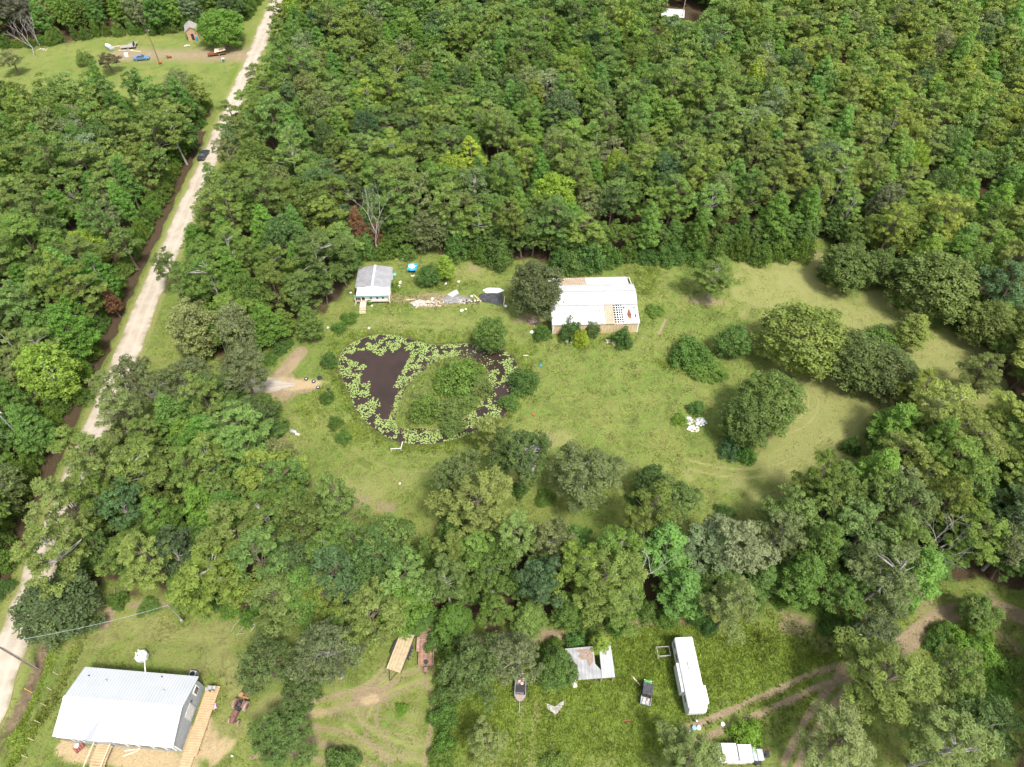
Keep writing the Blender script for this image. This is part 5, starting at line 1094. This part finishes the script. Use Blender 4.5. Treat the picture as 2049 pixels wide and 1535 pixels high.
sheetobj('plastic_sheet', [(956, 591), (975, 586), (1004, 588), (1008, 600), (1000, 612), (985, 608), (962, 603)], BPL, 'black plastic sheet spread on the junk row left of the big grey-green oak', 'sheet', .06, 1)
sheetobj('plastic_sheet', [(967, 582), (975, 577), (1000, 578), (1010, 582), (996, 587), (973, 587)], WSHT, 'white plastic sheet spread just behind the black one', 'sheet', .1, 2, .2)
sheetobj('plastic_sheet', [(880, 598), (905, 592), (930, 594), (948, 602), (925, 608), (890, 606)], mat('dark_grey_sheet', (.14, .14, .15), (.26, .25, .24), 2.2, .7, bump=.6), 'torn dark grey sheet in the middle of the junk row', 'sheet', .05, 3)
sheetobj('plastic_sheet', [(895, 592), (914, 581), (918, 588), (905, 596)], mat('grey_panel', (.48, .47, .48), (.38, .37, .38), 2, .7), 'pale grey panel tilted over the middle of the junk row', 'sheet', .3, 4)
sheetobj('plastic_sheet', [(820, 606), (840, 600), (855, 604), (848, 612), (828, 614)], CONC, 'greyish rubble sheet at the left end of the junk row', 'sheet', .1, 5, .15)
sheetobj('torn_tarpaulin', [(1091, 1407), (1097, 1416), (1110, 1416), (1120, 1406), (1130, 1402), (1128, 1410), (1122, 1420), (1112, 1430), (1102, 1424), (1094, 1416)], CONC, 'torn grey tarpaulin lying on the bright grass left of the buggy', 'tarpaulin', .08, 6, .15)
r = random.Random(5)
PL = [(1230, 690, 1.9, -1.05, 'pale plank walkway lying before the barn wall'), (1218, 683, 1.1, -.6, 'short broken board left of the plank walkway'), (850, 607, 2.2, .5, 'pale board across the left of the junk row'), (838, 612, 1.6, .9, 'short board propped at the left end of the junk row'),
      (955, 597, 2.2, -.9, 'thin board left of the black plastic sheet'), (1009, 603, 2.4, 1.5, 'white timber post right of the black plastic sheet'), (868, 563, 1.4, -.7, 'white board at the foot of the round tree near the tarp'), (906, 606, 1.3, .2, 'grey board in the middle of the junk row'),
      (822, 600, 1.6, .1, 'thin board behind the left end of the junk row'), (1052, 712, .9, 0, 'pale log on the east bank of the pond'), (1255, 1442, .9, .1, 'reddish board in the bright grass below the buggy'), (1272, 1362, 1.3, -.9, 'thin white pole beside the buggy'), (265, 1501, 1.6, .1, 'first pale offcut on the sand before the house'), (262, 1508, 1.5, .35, 'second pale offcut on the sand before the house'), (1122, 1374, .9, .2, 'white board in the grass left of the shed boxes')]
for i, (a, b, l_, an, t_) in enumerate(PL): solo('plank', MB().box(0, 0, .09, l_*1.2, .62 if i == 0 else .16, .1), GRYW if 'grey' in t_ else RUST if 'reddish' in t_ else PLNK, t_, 'plank', W(a, b), an)
BAGS = [(790, 568, .38, 'white bag pile right of the cabin wall'), (797, 574, .5, 'pinkish-white bag heap right of the cabin, nearest the junk row'), (788, 563, .3, 'small white bag behind the heap right of the cabin'), (744, 612, .22, 'single white bag on the grass before the cabin'), (702, 586, .25, 'small white bag left of the cabin'), (892, 568, .3, 'white bucket-like bag at the foot of the lime young tree'), (918, 564, .28, 'white container on the grass between the tree and the oak'),
        (924, 622, .35, 'white rubbish bag in front of the junk row'), (932, 619, .2, 'smaller white bag right of the bag before the junk row'), (944, 593, .3, 'pale bag at the centre of the junk row'), (865, 598, .3, 'pale bag left of the tilted panel'), (1012, 613, .35, 'white bag at the right corner of the black sheet'), (1064, 665, .4, 'white sack left of the round barn-corner bush'), (1134, 684, .3, 'white box-like bag before the barn, left one'),
        (1144, 685, .3, 'white bag before the barn, right one'), (1188, 674, .25, 'pale bag by the barn wall right of the lime bush'), (738, 657, .25, 'white bag on the north bank of the pond'), (806, 519, .25, 'pale object by the wood edge behind the blue tarp'), (656, 656, .2, 'tiny white bag left of the pond'), (800, 968, .18, 'small white litter in the meadow below the pond'),
        (1446, 1449, .3, 'blue-grey bucket beside the lane below the caravan'), (1381, 1466, .25, 'white sack left of the track below the caravan'), (1398, 1456, .3, 'white bucket beside the track below the caravan'), (1378, 1358, .01, '')]
for i, (a, b, r_, t_) in enumerate(BAGS):
    if t_: solo('rubbish_bag', blobmb(r_, r_*.9, i), BLUE if False else WSHT, t_, 'bag', W(a, b))
solo('red_bucket', MB().lathe(0, 0, [(.16, 0), (.2, .4), (.05, .42)], 10), mat('bright_red', (.55, .07, .04), None, 2, .5), 'small red bucket on the bare patch right of the pond', 'bucket', W(1068, 832))
solo('blue_container', blobmb(.28, .4, 70), BLUE, 'small blue container on the east bank of the pond', 'container', W(1082, 732))
solo('green_drum', MB().lathe(0, 0, [(.3, 0), (.4, .2), (.4, .5), (.2, .6)], 12), mat('aqua', (.15, .5, .42), None, 2, .4), 'aqua-green drum right of the cabin', 'drum', W(790, 552))
solo('blue_bucket', MB().lathe(0, 0, [(.22, 0), (.28, .5), (.08, .52)], 10), mat('light_blue', (.2, .42, .6), None, 2, .5), 'light blue bucket by the track below the caravan', 'bucket', W(1388, 1458))
solo('pink_tub', MB().box(0, 0, .2, .8, .7, .4), mat('pink_plastic', (.60, .36, .48), None, 2, .5), 'pink plastic tub on the grass right of the house deck', 'tub', W(428, 1415), .5, bevel=.05)
solo('toy_box', MB().box(0, 0, .2, .5, .45, .4), mat('light_blue', (1, 1, 1)), 'light blue box at the edge of the house deck', 'box', W(414, 1403), .3, bevel=.04)
def pallet(px, py, rz, label):
    U = thing('brick_pallet', label, 'pallet', W(px, py), rz); part('base', MB().box(0, 0, .07, 1.2, 1.0, .14), OLDW, U)
    for k in range(4): part('brick_row', MB().box(-.42+.28*k, 0, .3, .22, .9, .32), REDB, U)
pallet(406, 1443, 1.2, 'stack of red bricks beside the house deck'); pallet(160, 1497, .9, 'stack of red bricks left of the front steps')
solo('rubbish_bag', blobmb(.3, .35, 90), WSHT, 'white bag on the brick stack left of the front steps', 'bag', W(154, 1493, .5))
solo('stepping_slab', MB().box(0, 0, .05, 1.1, .9, .1), CONC, 'concrete slab at the bottom of the front steps', 'slab', W(191, 1524), .1, bevel=.02)
solo('small_white_post', MB().box(0, 0, .25, .2, .15, .5), WHITEP, 'tiny white box at the bottom edge right of the house', 'box', W(466, 1514), 0, bevel=.02)
def heap(px, py, rx, ry, n, mats, label, seed):
    q = random.Random(seed); c0 = W(px, py); U = thing('rubbish_heap', label, 'rubbish heap', c0)
    for k in range(len(mats)):
        mb = MB()
        for _ in range(int(n*1.6)//len(mats)):
            a, rr = q.uniform(0, 6.28), q.uniform(0, 1)**.6; b_ = blobmb(q.uniform(.08, .21), q.uniform(.08, .26), q.randrange(999), 6)
            ox, oy, oz = rx*rr*math.cos(a), ry*rr*math.sin(a), .25*(1-rr); mb.add([(x_+ox, y_+oy, z_+oz) for x_, y_, z_ in b_.v], b_.f)
        part('rubbish', mb, mats[k], U)['kind'] = 'stuff'
heap(1376, 842, 1.0, .9, 60, (WSHT, CONC, WSHT), 'heap of white rubbish bags in the meadow, left lobe', 1); heap(1402, 844, 1.1, .9, 60, (WSHT, CONC, WSHT), 'heap of white rubbish bags in the meadow, right lobe', 2); heap(1388, 858, 1.1, .7, 40, (WSHT, PLNK, WSHT), 'heap of white and tan rubbish in the meadow, lowest lobe', 3)
heap(2035, 1352, .4, .5, 20, (WSHT, RUST), 'grey and red rubbish at the right edge of the bright shrubs', 4); heap(2028, 1383, .7, .6, 24, (WSHT, mat('orange_cloth', (.6, .33, .14), None, 2, .8)), 'orange and white rubbish at the right edge of the photograph', 5)
heap(1065, 645, 1.1, 1.2, 40, (REDB, CONC), 'reddish brick rubble beside the left end of the barn', 6); heap(375, 92, 1.0, .5, 16, (WSHT, CONC), 'white rubbish heap before the brown shack', 7); heap(85, 100, 2, .8, 20, (CONC, PLNK), 'pale rubble pile by the far dead trees', 8)
heap(860, 607, 3.8, 1.0, 60, (CONC, PLNK, mat('pink_cloth', (1, 1, 1))), 'scattered rubble in the left half of the junk row', 9); heap(935, 604, 3.0, .8, 40, (CONC, BPL, PLNK), 'scattered rubble in the right half of the junk row', 10); heap(828, 553, .7, .3, 10, (PLNK, CONC), 'tan rubble in front of the blue tarp', 11)
heap(795, 566, .8, .7, 16, (WSHT, mat('yellow_cloth', (.6, .5, .08), None, 2, .8)), 'white and yellow litter right of the cabin', 12); heap(1218, 684, .5, .4, 10, (PLNK, CONC), 'small tan debris heap left of the plank walkway', 13)
def brush(px, py, n, label, seed, r_=1.6):
    q = random.Random(seed); mb = MB()
    for _ in range(n):
        a, x_, y_ = q.uniform(0, 6.28), q.uniform(-r_, r_), q.uniform(-r_*.6, r_*.6); l_ = q.uniform(.8, 2.2)
        mb.tube([(x_, y_, q.uniform(.05, .3)), (x_+l_*.5*math.cos(a), y_+l_*.5*math.sin(a), q.uniform(.2, .6)), (x_+l_*math.cos(a), y_+l_*math.sin(a), q.uniform(.1, .5))], [.06, .045, .02], 5)
    solo('brushwood', mb, BARKP, label, 'brushwood', W(px, py))
brush(180, 1218, 12, 'pale brushwood pile at the top left of the bottom yard', 1); brush(228, 1200, 9, 'second brushwood pile under the trees of the bottom yard', 2, 1.0); brush(925, 1280, 9, 'dead branches between the rusty trailer and the wood', 3); brush(705, 1040, 8, 'dead branches at the near end of the pond meadow', 4); brush(490, 1255, 6, 'dead sticks on the right of the bottom left yard', 5)
def along(P, step):
    Q = np.r_[P, P[:1]]; L = np.r_[0, np.cumsum(np.linalg.norm(np.diff(Q, axis=0), axis=1))]; t = np.arange(0, L[-1], step)
    return np.c_[np.interp(t, L, Q[:, 0]), np.interp(t, L, Q[:, 1])]
UG = []
for sgn, polys, w_ in ((-1, (LEFT, LEFTBACK), 'left'), (1, (NORTH, NEAR), 'right-hand')):
    Q = along(ROAD[1:], 3.0)[:-1]; Q = Q[:len(Q)//2]
    for x, y in Q:
        x += sgn*random.uniform(6.6 if sgn < 0 else 5.6, 8.0); y += random.uniform(-1, 1)
        if any(inpoly(np.array([x]), np.array([y]), P)[0] for P in polys) and inframe(x, y, 1) and float(dseg(np.array(x), np.array(y), DRIVE)) > 3: UG.append((x, y, w_+' roadside'))
for x, y in along(LEFTBACK, 3.4):
    if inframe(x, y, 1) and float(dseg(np.array(x), np.array(y), ROAD)) > 6: UG.append((x+random.uniform(-.8, .8), y+random.uniform(-.8, .8), 'far left'))
for x, y in along(LEFT, 3.8):
    if inframe(x, y, 1) and y > 150 and float(dseg(np.array(x), np.array(y), ROAD)) > 6: UG.append((x, y, 'left'))
YT = []
for x, y in along(NORTH, 3.1):
    if inframe(x, y, 1) and y < 128 and float(dseg(np.array(x), np.array(y), ROAD)) > 7 and float(dseg(np.array(x), np.array(y), DRIVE)) > 4: YT.append((x+random.uniform(-.6, .6), y+1.2+random.uniform(-.6, 1.2)))
YT = [q for q in YT if all((q[0]-u)**2+(q[1]-v)**2 > 9 for u, v, w in USED)]; NY = len(YT)
r_ = np.random.default_rng(77)
for x, y in fill(NEAR, 5.2, 99):
    if inframe(x, y, 1) and y > 22: YT.append((x, y))
yn = near_names([('y', *proj(x, y, 4)) for x, y in YT])
for i, (x, y) in enumerate(YT):
    k = random.choice(('oak', 'gum')); tree(k, x, y, random.uniform(2.2, 3.2), random.uniform(6, 9), vary((.068, .122, .028), .2), f'young leafy tree, {yn[i]}' if yn[i] else ('young leafy tree in the front face of the north wood' if i < NY else 'young leafy tree under the near belt of wood'), 'young trees in the front face of the north wood' if i < NY else 'young trees under the near belt of wood', name='young_tree', cat='young tree')
un = near_names([('u', *proj(x, y, 1.5)) for x, y, _ in UG])
for i, (x, y, w_) in enumerate(UG[:170]):
    tree('shrub', x, y, random.uniform(1.6, 2.7), random.uniform(2.6, 5.2), vary((.066, .118, .022), .2), f'tall undergrowth bush, {un[i]}' if un[i] else f'tall undergrowth bush on the edge of the {w_} wood', f'undergrowth bushes on the edge of the {w_} wood', zb=-.1)
#@GRASS
# ---------------- grass, weeds and reeds: one mass ----------------
def ground_val(k, x, y):
    i = np.clip(np.searchsorted(gx, x)-1, 0, nx-2); j = np.clip(np.searchsorted(gy, y)-1, 0, ny-2)
    return ch[k][j*nx+i]
def gz(x, y):
    i = np.clip(np.searchsorted(gx, x)-1, 0, nx-2); j = np.clip(np.searchsorted(gy, y)-1, 0, ny-2); return z[j*nx+i]
BUILT = [Wn(p) for p in ([(166,1334,3),(400,1354,3),(358,1503,0),(100,1480,3)],)]
n = 520000
x = rng.uniform(-80, 95, n); y = rng.uniform(16, 128, n)
d_ = y*_c+H*_s; px = 1024.5+F*x/d_; py = 767.5-F*(y*_s-H*_c)/d_
k = (px > -20) & (px < 2070) & (py < 1560) & (ground_val('litter', x, y) < .45) & (dseg(x, y, ROAD) > 2.7) & (dseg(x, y, DRIVE) > 1.9)
k &= ~(inpoly(x, y, POND) & ~inpoly(x, y, ISLE)); k &= ~inpoly(x, y, BUILT[0])
k &= ground_val('dirt', x, y) < .5+.3*rng.random(n); k &= ground_val('sand', x, y) < .35
k &= ground_val('dry', x, y) < .25+.7*rng.random(n)
k &= ~(inpoly(x, y, ISLE) & (rng.random(n) < .5)); k &= rng.random(n) < .30+.9*ground_val('lush', x, y)+.3*vnoise(x, y, 5)+.2*vnoise(x, y, 1.9)
x, y = x[k], y[k]; n = len(x); lush = ground_val('lush', x, y); dry = ground_val('dry', x, y); zz = gz(x, y)
hh = (.14+.20*lush)*rng.uniform(.6, 1.5, n)*(1-.4*dry)
ia = inpoly(x, y, ISLE); hh = np.where(ia, rng.uniform(.15, .45, n), hh); hh *= 1+.35*vnoise(x, y, 2.2)*lush
V = []; 
for b in range(3):
    a = rng.uniform(0, 6.28, n); w = rng.uniform(.04, .10, n)*(1+.5*lush); ln = rng.uniform(.3, 1.1, n)*hh
    ox = rng.uniform(-.12, .12, n); oy = rng.uniform(-.12, .12, n)
    p0 = np.c_[x+ox-np.sin(a)*w, y+oy+np.cos(a)*w, zz-.02]; p1 = np.c_[x+ox+np.sin(a)*w, y+oy-np.cos(a)*w, zz-.02]
    p2 = np.c_[x+ox+np.cos(a)*ln, y+oy+np.sin(a)*ln, zz+hh*rng.uniform(.6, 1.1, n)]
    V.append(np.stack([p0, p1, p2], 1))
V = np.stack(V, 1).reshape(-1, 3)
g = np.array([.15, .19, .045]); l = np.array([.165, .225, .035]); d = np.array([.27, .25, .11]); isl = np.array([.19, .215, .085])
col = g+(l-g)*np.clip(lush*1.3, 0, 1)[:, None]; col = col+(d-col)*np.clip(dry*1.1, 0, .9)[:, None]
col[ia] = isl*np.where(rng.random((ia.sum(), 1)) < .3, .75, 1.05)
yl = (rng.random(n) < .07) & (lush > .3); col[yl] = (.22, .26, .03)
col *= rng.uniform(.65, 1.2, (n, 1))*(1+.16*vnoise(x, y, 3)[:, None]+.16*vnoise(x, y, 9)[:, None])
print('tufts', n)
tag(link('grass', npmesh('grass', V, np.arange(len(V)).reshape(-1, 3), LEAFC, np.repeat(col, 9, 0), np.clip(rng.normal(.5, .12, len(V)), 0, 1))), 'mixed green and straw-coloured meadow grass and weeds', 'grass', kind='stuff')
# reeds round the island and banks
n = 5500; t = rng.uniform(0, 6.28, n); C0 = ISLE.mean(0)
q = ISLE[rng.integers(0, len(ISLE), n)]; q2 = C0+(q-C0)*rng.uniform(.8, 1.12, (n, 1)); m2 = rng.random(n) < .35; pb = POND[rng.integers(0, len(POND), n)]
cP = POND.mean(0); q2[m2] = (cP+(pb-cP)*rng.uniform(.985, 1.06, (n, 1)))[m2]
q2 += rng.normal(0, .35, (n, 2)); hh = rng.uniform(.25, .6, n); a = rng.uniform(0, 6.28, n); w = .05
p0 = np.c_[q2[:, 0]-w*np.sin(a), q2[:, 1]+w*np.cos(a), np.full(n, -.3)]; p1 = np.c_[q2[:, 0]+w*np.sin(a), q2[:, 1]-w*np.cos(a), np.full(n, -.3)]
p2 = np.c_[q2[:, 0]+np.cos(a)*hh*.8, q2[:, 1]+np.sin(a)*hh*.8, -.25+hh]
V = np.stack([p0, p1, p2], 1).reshape(-1, 3); col = np.where(m2[:, None], np.array([.12, .17, .04]), np.array([.25, .28, .11]))*rng.uniform(.7, 1.2, (n, 1))
tag(link('reeds', npmesh('reeds', V, np.arange(len(V)).reshape(-1, 3), LEAFC, np.repeat(col, 3, 0), np.full(len(V), .5))), 'pale reeds fringing the pond island and banks', 'reeds', kind='stuff')
# lily pads
PADM = mat('lily_pad', (.24, .32, .085), (.18, .265, .06), 1.2, .45, spec=.5)
n = 45000; x = rng.uniform(POND[:, 0].min(), POND[:, 0].max(), n); y = rng.uniform(POND[:, 1].min(), POND[:, 1].max(), n)
k = inpoly(x, y, POND) & ~inpoly(x, y, ISLE) & ~inpoly(x, y, OPEN) & (dseg(x, y, POND, True) > .3) & (dseg(x, y, ISLE, True) > .25)
dk = np.hypot(x-W(962, 712).x, (y-W(962, 712).y)) < 4.2; dk2 = np.hypot(x-W(1015, 790).x, (y-W(1015, 790).y)) < 3.2
k &= (vnoise(x, y, 3.2)+.5*vnoise(x, y, 1.3) > -.28) & ~(dk & (rng.random(n) < .88)) & ~(dk2 & (rng.random(n) < .9))
x, y = x[k], y[k]; keep = []; cell = {}
for i in range(len(x)):
    c_ = (int(x[i]/.215), int(y[i]/.215)); 
    if c_ in cell or rng.random() < .40: continue
    cell[c_] = 1; keep.append(i)
x, y = x[keep], y[keep]; dist = np.hypot(x, y-5); o_ = np.argsort(dist); x, y = x[o_], y[o_]
def pad_pts(r, a, cx=0, cy=0, zz=0, tl=0):
    return [(cx, cy, zz)]+[(cx+r*math.cos(a+.25+k*(5.78/8)), cy+r*math.sin(a+.25+k*(5.78/8)), zz+.015+.03*math.sin(k*1.7+a)) for k in range(9)]
pm = []
for i in range(4): pm.append(MB().add(pad_pts(.115, i), [(0, k+1, k+2) for k in range(8)]).mesh('lily_pad', PADM))
for i in range(min(300, len(x))):
    o = link('lily_pad', pm[i % 4]); o.location = (x[i], y[i], -.17); s = random.uniform(.75, 1.35); o.scale = (s, s, 1); o.rotation_euler = (0, 0, random.uniform(0, 6.28))
    tag(o, 'bright green lily pad floating along the south shore of the pond', 'lily pad', 'lily pads on the south side of the pond')
mb = MB()
for i in range(300, len(x)): mb.add(pad_pts(.115*random.uniform(.7, 1.4), random.uniform(0, 6), x[i], y[i], -.17), [(0, k+1, k+2) for k in range(8)])
print('pads', len(x))
o = link('lily_pads', mb.mesh('lily_pads', PADM)); tag(o, 'bright mats of lily pads over the rest of the pond', 'lily pads', kind='stuff')
